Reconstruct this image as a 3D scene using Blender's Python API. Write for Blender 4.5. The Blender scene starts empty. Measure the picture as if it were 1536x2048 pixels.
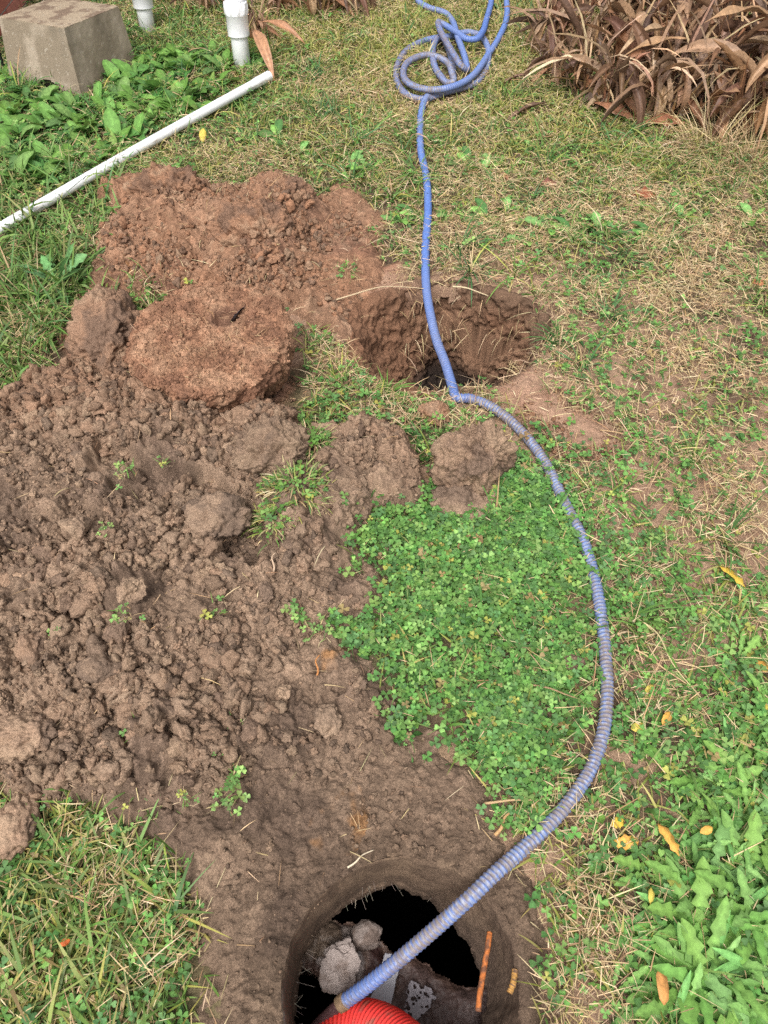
import bpy, bmesh, math, random
import numpy as np

# ------------------------------------------------------------------ camera, sky, sun, exposure
SC = bpy.context.scene
COL = SC.collection
CAM_H, PITCH, FPX, CX, CY = 1.72, math.radians(38.0), 1547.0, 768.0, 1024.0
cam_d = bpy.data.cameras.new('camera')
cam = bpy.data.objects.new('camera', cam_d)
COL.objects.link(cam)
cam.location = (0, 0, CAM_H)
cam.rotation_euler = (PITCH, 0, 0)
cam_d.sensor_fit = 'VERTICAL'
cam_d.angle_y = 2 * math.atan(CY / FPX)
cam_d.clip_start, cam_d.clip_end = 0.02, 400
SC.camera = cam

SUN_EL, SUN_AZ = math.radians(58), math.radians(200)   # azimuth measured from +Y, clockwise
W = bpy.data.worlds.new('World'); SC.world = W; W.use_nodes = True
nt = W.node_tree; nt.nodes.clear()
sky = nt.nodes.new('ShaderNodeTexSky'); sky.sky_type = 'NISHITA'; sky.sun_disc = False
sky.sun_elevation, sky.sun_rotation = SUN_EL, SUN_AZ
sky.air_density, sky.dust_density, sky.ozone_density = 1.0, 6.0, 1.0
hs = nt.nodes.new('ShaderNodeHueSaturation'); hs.inputs['Saturation'].default_value = 0.16
bg = nt.nodes.new('ShaderNodeBackground'); bg.inputs['Strength'].default_value = 0.15
wo = nt.nodes.new('ShaderNodeOutputWorld')
nt.links.new(sky.outputs[0], hs.inputs['Color']); nt.links.new(hs.outputs[0], bg.inputs['Color']); nt.links.new(bg.outputs[0], wo.inputs[0])
sun_d = bpy.data.lights.new('sun', 'SUN'); sun_d.energy = 1.5; sun_d.angle = math.radians(24); sun_d.color = (1, .98, .95)
sun = bpy.data.objects.new('sun', sun_d); COL.objects.link(sun)
sun.rotation_euler = (math.pi / 2 - SUN_EL, 0, math.pi - SUN_AZ)
SC.view_settings.view_transform = 'Standard'; SC.view_settings.look = 'None'
SC.view_settings.exposure = 0.62; SC.view_settings.gamma = 1.0
SC.cycles.max_bounces = 6; SC.cycles.diffuse_bounces = 3; SC.cycles.transmission_bounces = 3
SC.cycles.use_denoising = False; SC.cycles.denoiser = 'OPENIMAGEDENOISE'

rng = np.random.default_rng(11)
A = np.asarray

# ------------------------------------------------------------------ photo pixel -> point at height z
def at(px, py, z=0.0):
    px, py = A(px, float), A(py, float)
    x, v = (px - CX) / FPX, (CY - py) / FPX
    s, c = math.sin(PITCH), math.cos(PITCH)
    t = (CAM_H - z) / (c - v * s)
    return np.stack([x * t, t * (s + v * c), np.zeros_like(t) + z], -1)

# ------------------------------------------------------------------ noise
def _h(ix, iy, seed, iz=0):
    h = (ix.astype(np.int64) * 374761393 + iy.astype(np.int64) * 668265263 + np.int64(seed) * 1442695041 + np.asarray(iz).astype(np.int64) * 2246822519) & 0xffffffff
    h = ((h ^ (h >> 13)) * 1274126177) & 0xffffffff
    h = ((h ^ (h >> 15)) * 2246822519) & 0xffffffff
    return ((h ^ (h >> 16)) & 0xffffff) / float(0x1000000)
def vnoise(x, y, seed=0):
    ix, iy = np.floor(x), np.floor(y); fx, fy = x - ix, y - iy
    fx = fx * fx * (3 - 2 * fx); fy = fy * fy * (3 - 2 * fy)
    a, b, c, d = _h(ix, iy, seed), _h(ix + 1, iy, seed), _h(ix, iy + 1, seed), _h(ix + 1, iy + 1, seed)
    return (a * (1 - fx) + b * fx) * (1 - fy) + (c * (1 - fx) + d * fx) * fy
def fbm(x, y, f, o=4, seed=0, g=.5):
    s, a, n = 0, 1, 0
    for k in range(o):
        s = s + a * vnoise(x * f, y * f, seed + k); n += a; a *= g; f *= 2.03
    return s / n
def vnoise3(p, seed=0):
    i = np.floor(p); f = p - i; f = f * f * (3 - 2 * f); r = 0
    for dx in (0, 1):
        for dy in (0, 1):
            for dz in (0, 1):
                w = (f[..., 0] if dx else 1 - f[..., 0]) * (f[..., 1] if dy else 1 - f[..., 1]) * (f[..., 2] if dz else 1 - f[..., 2])
                r = r + w * _h(i[..., 0] + dx, i[..., 1] + dy, seed, i[..., 2] + dz)
    return r
def fbm3(p, f, o=4, seed=0, g=.5):
    s, a, n = 0, 1, 0
    for k in range(o):
        s = s + a * vnoise3(p * f, seed + k * 7); n += a; a *= g; f *= 2.03
    return s / n
def lumps(x, y, cell, seed, fill=1.0, flat=.6):
    """round clods of mixed size on a jittered grid: height (in metres) and a random number per clod"""
    wx = (fbm(x, y, .9 / cell, 3, seed + 50, .6) - .5) * cell * 1.3
    wy = (fbm(x, y, .9 / cell, 3, seed + 60, .6) - .5) * cell * 1.3
    X, Y = (x + wx) / cell, (y + wy) / cell
    ix, iy = np.floor(X), np.floor(Y)
    best, idc = np.zeros_like(X), np.zeros_like(X)
    for dx in (-1, 0, 1):
        for dy in (-1, 0, 1):
            jx, jy = ix + dx, iy + dy
            cx, cy = jx + _h(jx, jy, seed), jy + _h(jx, jy, seed + 1)
            r = .3 + .55 * _h(jx, jy, seed + 2) ** 1.5
            on = _h(jx, jy, seed + 3) < fill
            d2 = ((X - cx) ** 2 + (Y - cy) ** 2) / r ** 2
            h = np.where(on, r * (.55 + .6 * _h(jx, jy, seed + 5)) * np.clip(1 - d2, 0, 1) ** .42, 0)
            m = h > best
            best = np.where(m, h, best); idc = np.where(m, _h(jx, jy, seed + 4), idc)
    return best * cell * flat, idc
def sstep(a, b, x):
    t = np.clip((x - a) / (b - a), 0, 1); return t * t * (3 - 2 * t)
def mix(a, b, t):
    t = A(t)[..., None]; return A(a) * (1 - t) + A(b) * t

# ------------------------------------------------------------------ polygons in the plan
def poly(pts, z=0.0):
    p = at([q[0] for q in pts], [q[1] for q in pts], z); return p[:, :2]
def sdist(P, x, y):
    """distance to the outline, positive inside"""
    d = np.full(x.shape, 1e9); ins = np.zeros(x.shape, bool)
    n = len(P)
    for i in range(n):
        ax, ay = P[i]; bx, by = P[(i + 1) % n]
        ex, ey = bx - ax, by - ay
        t = np.clip(((x - ax) * ex + (y - ay) * ey) / (ex * ex + ey * ey + 1e-12), 0, 1)
        d = np.minimum(d, (x - ax - t * ex) ** 2 + (y - ay - t * ey) ** 2)
        if ay != by:
            c = ((ay > y) != (by > y)) & (x < (bx - ax) * (y - ay) / (by - ay) + ax)
            ins ^= c
    d = np.sqrt(d); return np.where(ins, d, -d)
def regress(pts, x, y, sig, ncol):
    """smooth map through control points (px, py, z, values...)"""
    num = np.zeros(x.shape + (ncol,)); den = np.full(x.shape, 1e-9)
    for p in pts:
        c = at(p[0], p[1], p[2])
        w = np.exp(-((x - c[0]) ** 2 + (y - c[1]) ** 2) / (2 * sig * sig)) + 1e-7
        num += w[..., None] * A(p[3:]); den += w
    return num / den[..., None]

# ------------------------------------------------------------------ mesh making
def build(name, V, faces, mat, col=None, parent=None, smooth=True):
    """faces: list of (n, k) index arrays"""
    me = bpy.data.meshes.new(name)
    V = A(V, np.float32)
    fl = [A(f, np.int32) for f in faces if len(f)]
    lt = np.concatenate([np.full(len(f), f.shape[1], np.int32) for f in fl])
    li = np.concatenate([f.ravel() for f in fl])
    me.vertices.add(len(V)); me.vertices.foreach_set('co', V.ravel())
    me.loops.add(len(li)); me.loops.foreach_set('vertex_index', li)
    me.polygons.add(len(lt))
    ls = np.zeros(len(lt), np.int32); ls[1:] = np.cumsum(lt)[:-1]
    me.polygons.foreach_set('loop_start', ls)
    me.polygons.foreach_set('use_smooth', np.full(len(lt), bool(smooth)))
    me.update(calc_edges=True)
    if col is not None:
        c = np.ones((len(V), 4), np.float32); c[:, :3] = np.clip(col, 0, 1)
        at_ = me.color_attributes.new('col', 'FLOAT_COLOR', 'POINT'); at_.data.foreach_set('color', c.ravel())
    me.materials.append(mat)
    o = bpy.data.objects.new(name, me); COL.objects.link(o)
    if parent: o.parent = parent
    return o
class Acc:
    def __init__(s): s.V, s.F, s.C, s.n = [], [], [], 0
    def add(s, V, faces, C):
        V = A(V); C = np.broadcast_to(A(C, float), V.shape)
        for f in faces: s.F.append(A(f) + s.n)
        s.V.append(V); s.C.append(C); s.n += len(V)
    def build(s, name, mat, parent=None, smooth=True, base=None):
        V = np.concatenate(s.V)
        if base is not None: V = V - A(base)
        g = {}
        for f in s.F: g.setdefault(f.shape[1], []).append(f)
        return build(name, V, [np.concatenate(v) for v in g.values()], mat, np.concatenate(s.C), parent, smooth)
def tag(o, label, cat, group=None, kind=None):
    if label: o['label'] = label
    if cat: o['category'] = cat
    if group: o['group'] = group
    if kind: o['kind'] = kind
    return o
def empty(name, loc, rot=(0, 0, 0)):
    o = bpy.data.objects.new(name, None); COL.objects.link(o); o.location = loc; o.rotation_euler = rot
    o.empty_display_size = .05; return o
def copy_tree(o, parent=None):
    c = o.copy(); COL.objects.link(c); c.parent = parent
    for ch in list(o.children): copy_tree(ch, c)
    return c
def recenter(o, p):
    """put a mesh's origin at p without moving it"""
    p = A(p, float); me = o.data; n = len(me.vertices)
    co = np.empty(n * 3, np.float32); me.vertices.foreach_get('co', co)
    co = (co.reshape(-1, 3) - p).astype(np.float32); me.vertices.foreach_set('co', co.ravel()); me.update(); o.location = p; return o
def grid_faces(nr, nc, keep=None, wrap=False):
    i = np.arange(nr - 1)[:, None]; j = np.arange(nc if wrap else nc - 1)[None]
    a = i * nc + j; b = i * nc + (j + 1) % nc; c = (i + 1) * nc + (j + 1) % nc; d = (i + 1) * nc + j
    f = np.stack([a, b, c, d], -1).reshape(-1, 4)
    return f
def compact(V, F, C):
    u, inv = np.unique(F.ravel(), return_inverse=True)
    return V[u], inv.reshape(F.shape), C[u]

# ------------------------------------------------------------------ materials
def pmat(name, rough=.8, spec=.3, attr=True, color=(.5, .5, .5), nscale=0, namt=0.0, bump=0.0, bscale=300, transl=0.0, metallic=0, coat=0):
    m = bpy.data.materials.new(name); m.use_nodes = True
    t = m.node_tree; N, L = t.nodes, t.links
    b = N['Principled BSDF']; b.inputs['Roughness'].default_value = rough
    b.inputs['Specular IOR Level'].default_value = spec; b.inputs['Metallic'].default_value = metallic
    b.inputs['Coat Weight'].default_value = coat
    if attr:
        a = N.new('ShaderNodeAttribute'); a.attribute_name = 'col'; src = a.outputs['Color']
    else:
        r = N.new('ShaderNodeRGB'); r.outputs[0].default_value = (*color, 1); src = r.outputs[0]
    tc = N.new('ShaderNodeTexCoord')
    if namt:
        n = N.new('ShaderNodeTexNoise'); n.inputs['Scale'].default_value = nscale; n.inputs['Detail'].default_value = 6
        n.inputs['Roughness'].default_value = .65
        L.new(tc.outputs['Object'], n.inputs['Vector'])
        mr = N.new('ShaderNodeMapRange'); mr.inputs[1].default_value = .28; mr.inputs[2].default_value = .72
        mr.inputs[3].default_value = 1 - namt; mr.inputs[4].default_value = 1 + namt
        L.new(n.outputs['Fac'], mr.inputs[0])
        vm = N.new('ShaderNodeVectorMath'); vm.operation = 'SCALE'
        L.new(src, vm.inputs[0]); L.new(mr.outputs[0], vm.inputs['Scale']); src = vm.outputs[0]
    L.new(src, b.inputs['Base Color'])
    if bump:
        n2 = N.new('ShaderNodeTexNoise'); n2.inputs['Scale'].default_value = bscale; n2.inputs['Detail'].default_value = 5
        L.new(tc.outputs['Object'], n2.inputs['Vector'])
        bp = N.new('ShaderNodeBump'); bp.inputs['Strength'].default_value = 1; bp.inputs['Distance'].default_value = bump
        L.new(n2.outputs['Fac'], bp.inputs['Height']); L.new(bp.outputs[0], b.inputs['Normal'])
    if transl:
        tr = N.new('ShaderNodeBsdfTranslucent'); L.new(src, tr.inputs['Color'])
        mx = N.new('ShaderNodeMixShader'); mx.inputs[0].default_value = transl
        L.new(b.outputs[0], mx.inputs[1]); L.new(tr.outputs[0], mx.inputs[2]); L.new(mx.outputs[0], N['Material Output'].inputs[0])
    return m
M_soil = pmat('soil', .95, .15, nscale=230, namt=.5, bump=.003, bscale=300)
M_leaf = pmat('leaf', .6, .25, nscale=70, namt=.38, bump=.0012, bscale=160, transl=.3)
M_grass = pmat('grass_blade', .55, .3, transl=.25)
M_straw = pmat('straw', .7, .2, transl=.15)
M_dead = pmat('dead_leaf', .5, .35, nscale=45, namt=.35, bump=.002, bscale=90, transl=.12)
M_hose = pmat('hose', .45, .4, nscale=350, namt=.12)
M_pvc = pmat('white_pvc', .35, .45, nscale=30, namt=.05)
M_conc = pmat('concrete', .9, .2, nscale=160, namt=.18, bump=.0012, bscale=420)
M_wet = pmat('wet_sludge', .5, .4, nscale=120, namt=.25, bump=.002, bscale=200)
M_brick = pmat('brick', .9, .2, nscale=90, namt=.2, bump=.001, bscale=300)
M_metal = pmat('rusty_metal', .75, .3, nscale=70, namt=.45, bump=.001, bscale=200)
M_black = pmat('sludge_and_shade_black', .9, .05)  # black sludge, also shade painted near-black in the tank and the block's notch
M_plastic = pmat('plastic', .4, .5)

BROWN, RED, DARK, TAN = (.222, .155, .108), (.25, .130, .076), (.08, .057, .045), (.30, .21, .14)
OCHRE = (.33, .16, .06)

# ------------------------------------------------------------------ terrain functions
HOLE = at(808, 1966)[:2]; HOLE_R = .228
PIT = at(918, 664)[:2]; PIT_R = .285
LID = at(424, 674, .20)[:2]
POLY_A = poly([(-420, 930), (-60, 850), (40, 780), (150, 735), (330, 730), (450, 800), (560, 850), (650, 880), (720, 880), (810, 900), (850, 960), (830, 1030), (720, 1065),
               (735, 1150), (805, 1205), (790, 1260), (705, 1290), (815, 1390), (880, 1510), (1000, 1585), (1020, 1660), (1065, 1740), (1085, 1880),
               (1060, 2048), (1000, 2300), (400, 2300), (392, 2048), (372, 1850), (330, 1740), (240, 1640), (60, 1600), (-60, 1560), (-420, 1560)])
HA = [(120, 800, .10), (300, 800, .13), (330, 735, .02), (420, 780, .03), (250, 745, .05), (400, 870, .11), (250, 890, .175), (100, 950, .15), (-200, 1000, .12), (350, 1000, .15), (500, 900, .13),
      (550, 990, .085), (640, 960, .07), (720, 920, .105), (690, 950, .11), (780, 950, .085), (790, 990, .06), (500, 1100, .09), (300, 1150, .125), (100, 1150, .125), (100, 1350, .10),
      (300, 1330, .085), (480, 1290, .07), (650, 1150, .05), (730, 1220, .04), (300, 1500, .07), (500, 1500, .05), (700, 1450, .03), (650, 1600, .025),
      (850, 1600, .018), (400, 1700, .035), (500, 1850, .016), (620, 1680, .014), (130, 1560, .06), (950, 1700, .012), (1060, 1850, .004), (480, 2048, .012), (-200, 1350, .09), (780, 1660, .012), (520, 1980, .012)]
POLY_B = poly([(175, 500), (215, 450), (205, 405), (255, 380), (330, 365), (400, 378), (450, 400), (500, 372), (570, 358), (620, 400), (680, 372), (745, 385), (780, 430), (775, 470), (800, 520), (790, 610), (750, 690), (700, 690), (640, 660),
               (560, 640), (420, 640), (240, 610), (140, 610), (165, 540)])
HB = [(320, 395, .10), (260, 450, .10), (400, 440, .13), (450, 395, .06), (530, 400, .17), (510, 480, .16), (620, 440, .06), (700, 500, .04), (250, 540, .05), (400, 560, .06), (600, 560, .05), (750, 560, .02), (690, 410, .03), (350, 620, .03), (180, 560, .03)]
POLY_R = poly([(985, 770), (1060, 750), (1110, 790), (1190, 830), (1250, 890), (1200, 930), (1120, 905), (1050, 850), (990, 810)])   # red spill right of the pit
POLY_H = poly([(190, 870), (300, 925), (420, 935), (505, 1000), (570, 1080), (500, 1130), (380, 1060), (280, 1030), (180, 960)], .12)
POLY_S = poly([(580, 540), (800, 520), (800, 660), (745, 730), (690, 690), (640, 650), (600, 660), (580, 800), (530, 830), (560, 640)])
POLY_L = poly([(160, 610), (250, 600), (290, 640), (300, 770), (230, 800), (120, 790), (110, 700)])

def pit_depth(x, y):
    dx, dy = x - PIT[0], y - PIT[1]
    a = np.arctan2(dy, dx)
    R = PIT_R * (1 + .05 * np.sin(3 * a + 1) + .04 * np.sin(5 * a) + .12 * (fbm(np.cos(a) * 2 + 5, np.sin(a) * 2, 2, 3, 5) - .5))
    # the left side is a ramp
    R = R * (1 + .38 * np.clip(-np.cos(a - .15), 0, 1) ** 2)
    q = np.hypot(dx, dy) / R
    return .34 * np.clip(1 - q ** 4, 0, 1), q
def ground_n(x, y):
    return (fbm(x, y, 1.3, 3, 21) - .5) * .05 + (fbm(x, y, 9, 3, 22) - .5) * .02
def ground_h(x, y):
    z = ground_n(x, y)
    near = np.exp(-((x - HOLE[0]) ** 2 + (y - HOLE[1]) ** 2) / .3 ** 2)
    z = z * (1 - near)
    d, q = pit_depth(x, y)
    return z - d - .02 * sstep(1.12, 1.0, q)
def heap_base(P, H, x, y, sig, edge, seed):
    sd = sdist(P, x, y) + (fbm(x, y, 7, 5, seed, .6) - .5) * .17
    h = regress([(a, b, c * .8, c) for a, b, c in H], x, y, sig, 1)[..., 0]
    return h * sstep(-.005, edge, sd) + .03 * np.clip(sd, -1, 0) * 3, sd
def hole_r(x, y):
    a = np.arctan2(y - HOLE[1], x - HOLE[0])
    return HOLE_R * (1 + .02 * np.sin(2 * a + .5) + .05 * (fbm(np.cos(a) * 3 + 9, np.sin(a) * 3, 2, 3, 6) - .5)), np.hypot(x - HOLE[0], y - HOLE[1])
def soil_lumps(x, y, amt, seed, crumb=1.0):
    l1, i1 = lumps(x, y, .085, seed, .7, .5)
    l2, i2 = lumps(x, y, .036, seed + 10, .75, .62)
    l3, i3 = lumps(x, y, .017, seed + 20, .85, .75)
    l4, i4 = lumps(x, y, .0085, seed + 30, .9, .8)
    f = fbm(x, y, 18, 4, seed + 5); f2 = fbm(x, y, 11, 3, seed + 7)
    big = sstep(.42, .62, f); fine = sstep(.3, .6, f2)
    crack = sstep(.05, .0, np.abs(fbm(x, y, 13, 4, seed + 8, .6) - .5)) * sstep(.45, .6, fbm(x, y, 5, 2, seed + 9))
    z = amt * (.92 * l1 * (.5 + .8 * big) + (fbm(x, y, 6.5, 4, seed + 11, .55) - .5) * .085 + l2 * (.4 + .55 * f) - .018 * crack) + crumb * (l3 * (.5 + .5 * fine) + l4 * .85) + (fbm(x, y, 55, 4, seed + 6, .62) - .5) * .013 * crumb
    return z, i1, i2, i3
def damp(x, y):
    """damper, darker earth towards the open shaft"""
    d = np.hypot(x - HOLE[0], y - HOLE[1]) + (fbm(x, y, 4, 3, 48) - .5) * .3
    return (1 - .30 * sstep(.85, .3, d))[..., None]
def soil_col(x, y, red, i1, i2, i3, seed):
    f = fbm(x, y, 5, 4, seed + 1); g = fbm(x, y, 22, 3, seed + 2)
    c = mix(BROWN, RED, np.clip(red, 0, 1))
    c = mix(c, mix(DARK, (.13, .06, .04), np.clip(red, 0, 1)), sstep(.52, .75, f) * .55)
    c = mix(c, TAN, sstep(.55, .8, g) * .35 * (.4 + .6 * i2))
    c = mix(c, OCHRE, (i1 > .95) * sstep(.45, .7, g) * .7)
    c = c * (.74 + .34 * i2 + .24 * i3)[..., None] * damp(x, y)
    return c
def heap_A(x, y, fine=True):
    h, sd = heap_base(POLY_A, HA, x, y, .085, .07, 41)
    hs_ = sdist(POLY_H, x, y) + (fbm(x, y, 16, 4, 47) - .5) * .05
    h = h - .055 * sstep(-.004, .022, hs_) * sstep(.1, .03, hs_ * 0 + np.abs(hs_ - .05))
    amt = sstep(.0, .09, h) * .85 + .22
    z = ground_h(x, y) + h + .004 * sstep(0, .03, sd)
    if not fine: return z, sd
    l, i1, i2, i3 = soil_lumps(x, y, amt, 100, .7 + .35 * sstep(.01, .05, h))
    z = z + l * sstep(-.02, .03, sd) - .008
    return z, sd, h, i1, i2, i3
def heap_B(x, y, fine=True):
    h, sd = heap_base(POLY_B, HB, x, y, .1, .08, 42)
    z = ground_h(x, y) + h
    if not fine: return z, sd
    l, i1, i2, i3 = soil_lumps(x, y, .3 + .6 * sstep(.01, .08, h), 300, .6)
    d, q = pit_depth(x, y)
    z = z + l * sstep(-.02, .03, sd) - .008
    return z, sd, h, i1, i2, i3
def surf(x, y):
    x, y = np.atleast_1d(A(x, float)), np.atleast_1d(A(y, float))
    za, sa = heap_A(x, y)[:2]; zb, sb = heap_B(x, y)[:2]
    return np.maximum(ground_h(x, y), np.maximum(np.where(sa > -.02, za, -9), np.where(sb > -.02, zb, -9)))

# ------------------------------------------------------------------ ground sheet
def axis(a, b, step, lo, hi, grow=1.13):
    m = list(np.arange(a, b, step)); s = step; p = a
    left = []
    while p > lo: s *= grow; p -= s; left.append(p)
    s = step; p = m[-1]; right = []
    while p < hi: s *= grow; p += s; right.append(p)
    return np.array(left[::-1] + m + right)
gx, gy = axis(-2.0, 1.95, .0065, -60, 60), axis(-.1, 4.3, .0065, -60, 80)
X, Y = np.meshgrid(gx, gy)
Z = ground_h(X, Y)
litter = fbm(X, Y, 14, 4, 71); li2 = fbm(X, Y, 3, 3, 72)
C = mix((.085, .058, .038), (.17, .12, .07), sstep(.4, .65, litter))
C = mix(C, (.09, .085, .04), sstep(.45, .65, li2) * .5)
far = sstep(4.2, 6, np.hypot(X, Y))
C = mix(C, (.10, .12, .045), far * .8)
d, q = pit_depth(X, Y)
pc = mix((.095, .055, .036), (.16, .088, .055), sstep(.3, .7, fbm(X, Y, 16, 4, 73)))
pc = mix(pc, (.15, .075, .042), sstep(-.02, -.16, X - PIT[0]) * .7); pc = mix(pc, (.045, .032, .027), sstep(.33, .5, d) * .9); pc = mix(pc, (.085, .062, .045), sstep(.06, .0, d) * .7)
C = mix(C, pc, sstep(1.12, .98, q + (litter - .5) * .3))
for P in (POLY_R, POLY_L, POLY_S):
    sd = sdist(P, X, Y) + (fbm(X, Y, 12, 4, 74) - .5) * .12
    C = mix(C, mix((.22, .11, .068), (.3, .165, .11), fbm(X, Y, 30, 3, 75)), sstep(-.02, .03, sd))
    Z = Z + sstep(-.02, .06, sd) * (.008 + soil_lumps(X, Y, .35, 500, .5)[0])
bare = regress([(1400, 1080, 0, 1), (1300, 830, 0, .7), (1230, 750, 0, .6), (1200, 1720, 0, .6), (1150, 1900, 0, .5), (1450, 760, 0, .5), (1250, 1300, 0, .4),
                (700, 300, 0, 0), (1100, 300, 0, 0), (950, 1250, 0, 0), (1450, 1800, 0, 0), (1400, 500, 0, .1), (100, 1850, 0, .1), (200, 300, 0, 0)], X, Y, .2, 1)[..., 0]
C = mix(C, mix((.25, .14, .095), (.33, .22, .15), litter), sstep(.4, .7, bare * .6 + litter * .6) * .8)
hr, rr = hole_r(X, Y)
Z = Z - .03 * np.exp(-((rr - .23) / .05) ** 2)
F = grid_faces(len(gy), len(gx))
V = np.stack([X, Y, Z], -1).reshape(-1, 3)
d, q = pit_depth(X, Y)
inside = (rr < hr * 1.03).ravel() | (q < .97).ravel()
F = F[~inside[F].all(1)]
V, F, C = compact(V, F, C.reshape(-1, 3))
tag(build('ground', V, [F], M_soil, C), 'brown topsoil under the lawn', None, kind='structure')

def pit_mesh():
    NS, NR = 420, 130
    a = np.linspace(0, 2 * math.pi, NS, endpoint=False)[None]
    t = np.linspace(0, 1, NR)[:, None]                     # 0 at the rim, 1 at the bottom
    R = PIT_R * (1 + .05 * np.sin(3 * a + 1) + .04 * np.sin(5 * a) + .12 * (fbm(np.cos(a) * 2 + 5, np.sin(a) * 2, 2, 3, 5) - .5)) * (1 + .38 * np.clip(-np.cos(a - .15), 0, 1) ** 2)
    ramp = sstep(-.2, .85, -np.cos(a - .15)); ramp = np.maximum(ramp, .3)
    wall = np.interp(t, [0, .06, .12, .5, .62, 1], [1.13, 1.02, .985, .90, .74, 0]); soft = np.interp(t, [0, .06, .12, .5, .62, 1], [1.13, 1.0, .93, .55, .45, 0])
    back = .02 * np.sin(np.clip((t - .08) / .3, 0, 1) * math.pi) * sstep(-.2, .7, np.sin(a))            # undercut below the turf at the back
    f = wall * (1 - ramp) + soft * ramp + back
    z = np.interp(t, [0, .06, .12, .5, .62, 1], [-.014, .002, -.025, -.33, -.40, -.44]) + 0 * a
    P = np.stack([PIT[0] + R * f * np.cos(a), PIT[1] + R * f * np.sin(a), z], -1)
    P[..., 2] += ground_n(P[..., 0], P[..., 1]) * sstep(.3, .1, t)
    c = at(945, 742, -.36)[:2]
    P[..., 2] -= .13 * sstep(.19, .03, np.hypot(P[..., 0] - c[0], P[..., 1] - c[1])) * (t > .3)
    n1 = fbm3(P, 9, 4, 201, .55) - .5; n2 = np.abs(fbm3(P, 26, 4, 202, .6) - .5); n3 = fbm3(P, 75, 3, 203, .6) - .5
    am = sstep(.0, .1, t) * (.35 + .65 * sstep(1, .8, t))
    dsp = (n1 * .10 + (.1 - n2) * .055 + n3 * .03) * am
    da = np.roll(P, -1, 1) - np.roll(P, 1, 1); dt = np.gradient(P, axis=0); N = np.cross(da, dt); N /= np.linalg.norm(N, axis=-1)[..., None] + 1e-9
    N *= np.where(N[..., 2:] < 0, -1, 1)
    P = P + dsp[..., None] * N
    g = fbm3(P, 15, 4, 204); k = fbm3(P, 5, 3, 205)
    C = mix((.13, .076, .048), (.205, .12, .075), sstep(.35, .65, g))
    C = mix(C, (.19, .095, .055), np.clip(ramp * .8 + sstep(.5, .65, k) * .4, 0, 1) * .8)
    C = mix(C, (.07, .052, .036), sstep(.22, .08, t) * (1 - ramp) * .7)            # darker band just under the turf
    C = mix(C, (.04, .028, .022), sstep(.40, .66, t + (k - .5) * .3) * .85)                       # moist bottom, with the pit's shade painted in
    C = mix(C, (.03, .021, .017), sstep(-.31, -.41, P[..., 2]))  # darker still with depth: shade of the deep pocket painted in
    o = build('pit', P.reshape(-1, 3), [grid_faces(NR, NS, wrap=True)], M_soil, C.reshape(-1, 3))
    tag(o, 'ragged round pit dug in the lawn under the hose', None, kind='structure')
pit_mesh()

# ------------------------------------------------------------------ spoil heaps (fine height sheets)
def heap_mesh(name, fn, P, step, redfn, seed, label, cut=None):
    x0, y0 = P.min(0) - .04; x1, y1 = P.max(0) + .04
    x0, y0 = max(x0, -1.45), max(y0, -.12)
    xs, ys = np.arange(x0, x1, step), np.arange(y0, y1, step)
    X, Y = np.meshgrid(xs, ys)
    z, sd, h, i1, i2, i3 = fn(X, Y)
    keep = sd > -.025
    C = soil_col(X, Y, redfn(X, Y, h), i1, i2, i3, seed)
    if cut is not None:
        hr, rr = cut(X, Y)
        lip = sstep(.05, 0, rr - hr)
        z = z - .010 * lip ** 2
        keep &= rr > hr - 1.3 * step
        sq = np.where(rr < hr, hr / rr, 1.0); X = HOLE[0] + (X - HOLE[0]) * sq; Y = HOLE[1] + (Y - HOLE[1]) * sq   # the rim follows the round shaft
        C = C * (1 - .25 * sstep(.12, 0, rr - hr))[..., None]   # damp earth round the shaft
    V = np.stack([X, Y, z], -1).reshape(-1, 3); F = grid_faces(len(ys), len(xs)); k = keep.ravel()
    F = F[k[F].all(1)]
    V, F, C = compact(V, F, C.reshape(-1, 3))
    o = build(name, V, [F], M_soil, C)
    recenter(o, (V[:, 0].mean(), V[:, 1].mean(), 0))
    return tag(o, label, 'dirt heap', 'heaps of dug earth')
redA = lambda x, y, h: np.clip(.12 + .5 * sstep(1.35, 1.8, y) * fbm(x, y, 4, 3, 81) + .3 * sstep(-.1, .2, x) * sstep(1.2, 1.6, y), 0, 1)
heap_mesh('dirt_heap', heap_A, POLY_A, .0029, redA, 700, 'large brown heap of crumbly dug earth spreading down to the open shaft', hole_r)
heap_mesh('dirt_heap', heap_B, POLY_B, .004, lambda x, y, h: np.clip(.7 + .5 * (fbm(x, y, 6, 3, 82) - .3), 0, 1), 800, 'reddish heap of dug earth behind the round soil-caked lid')

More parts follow.
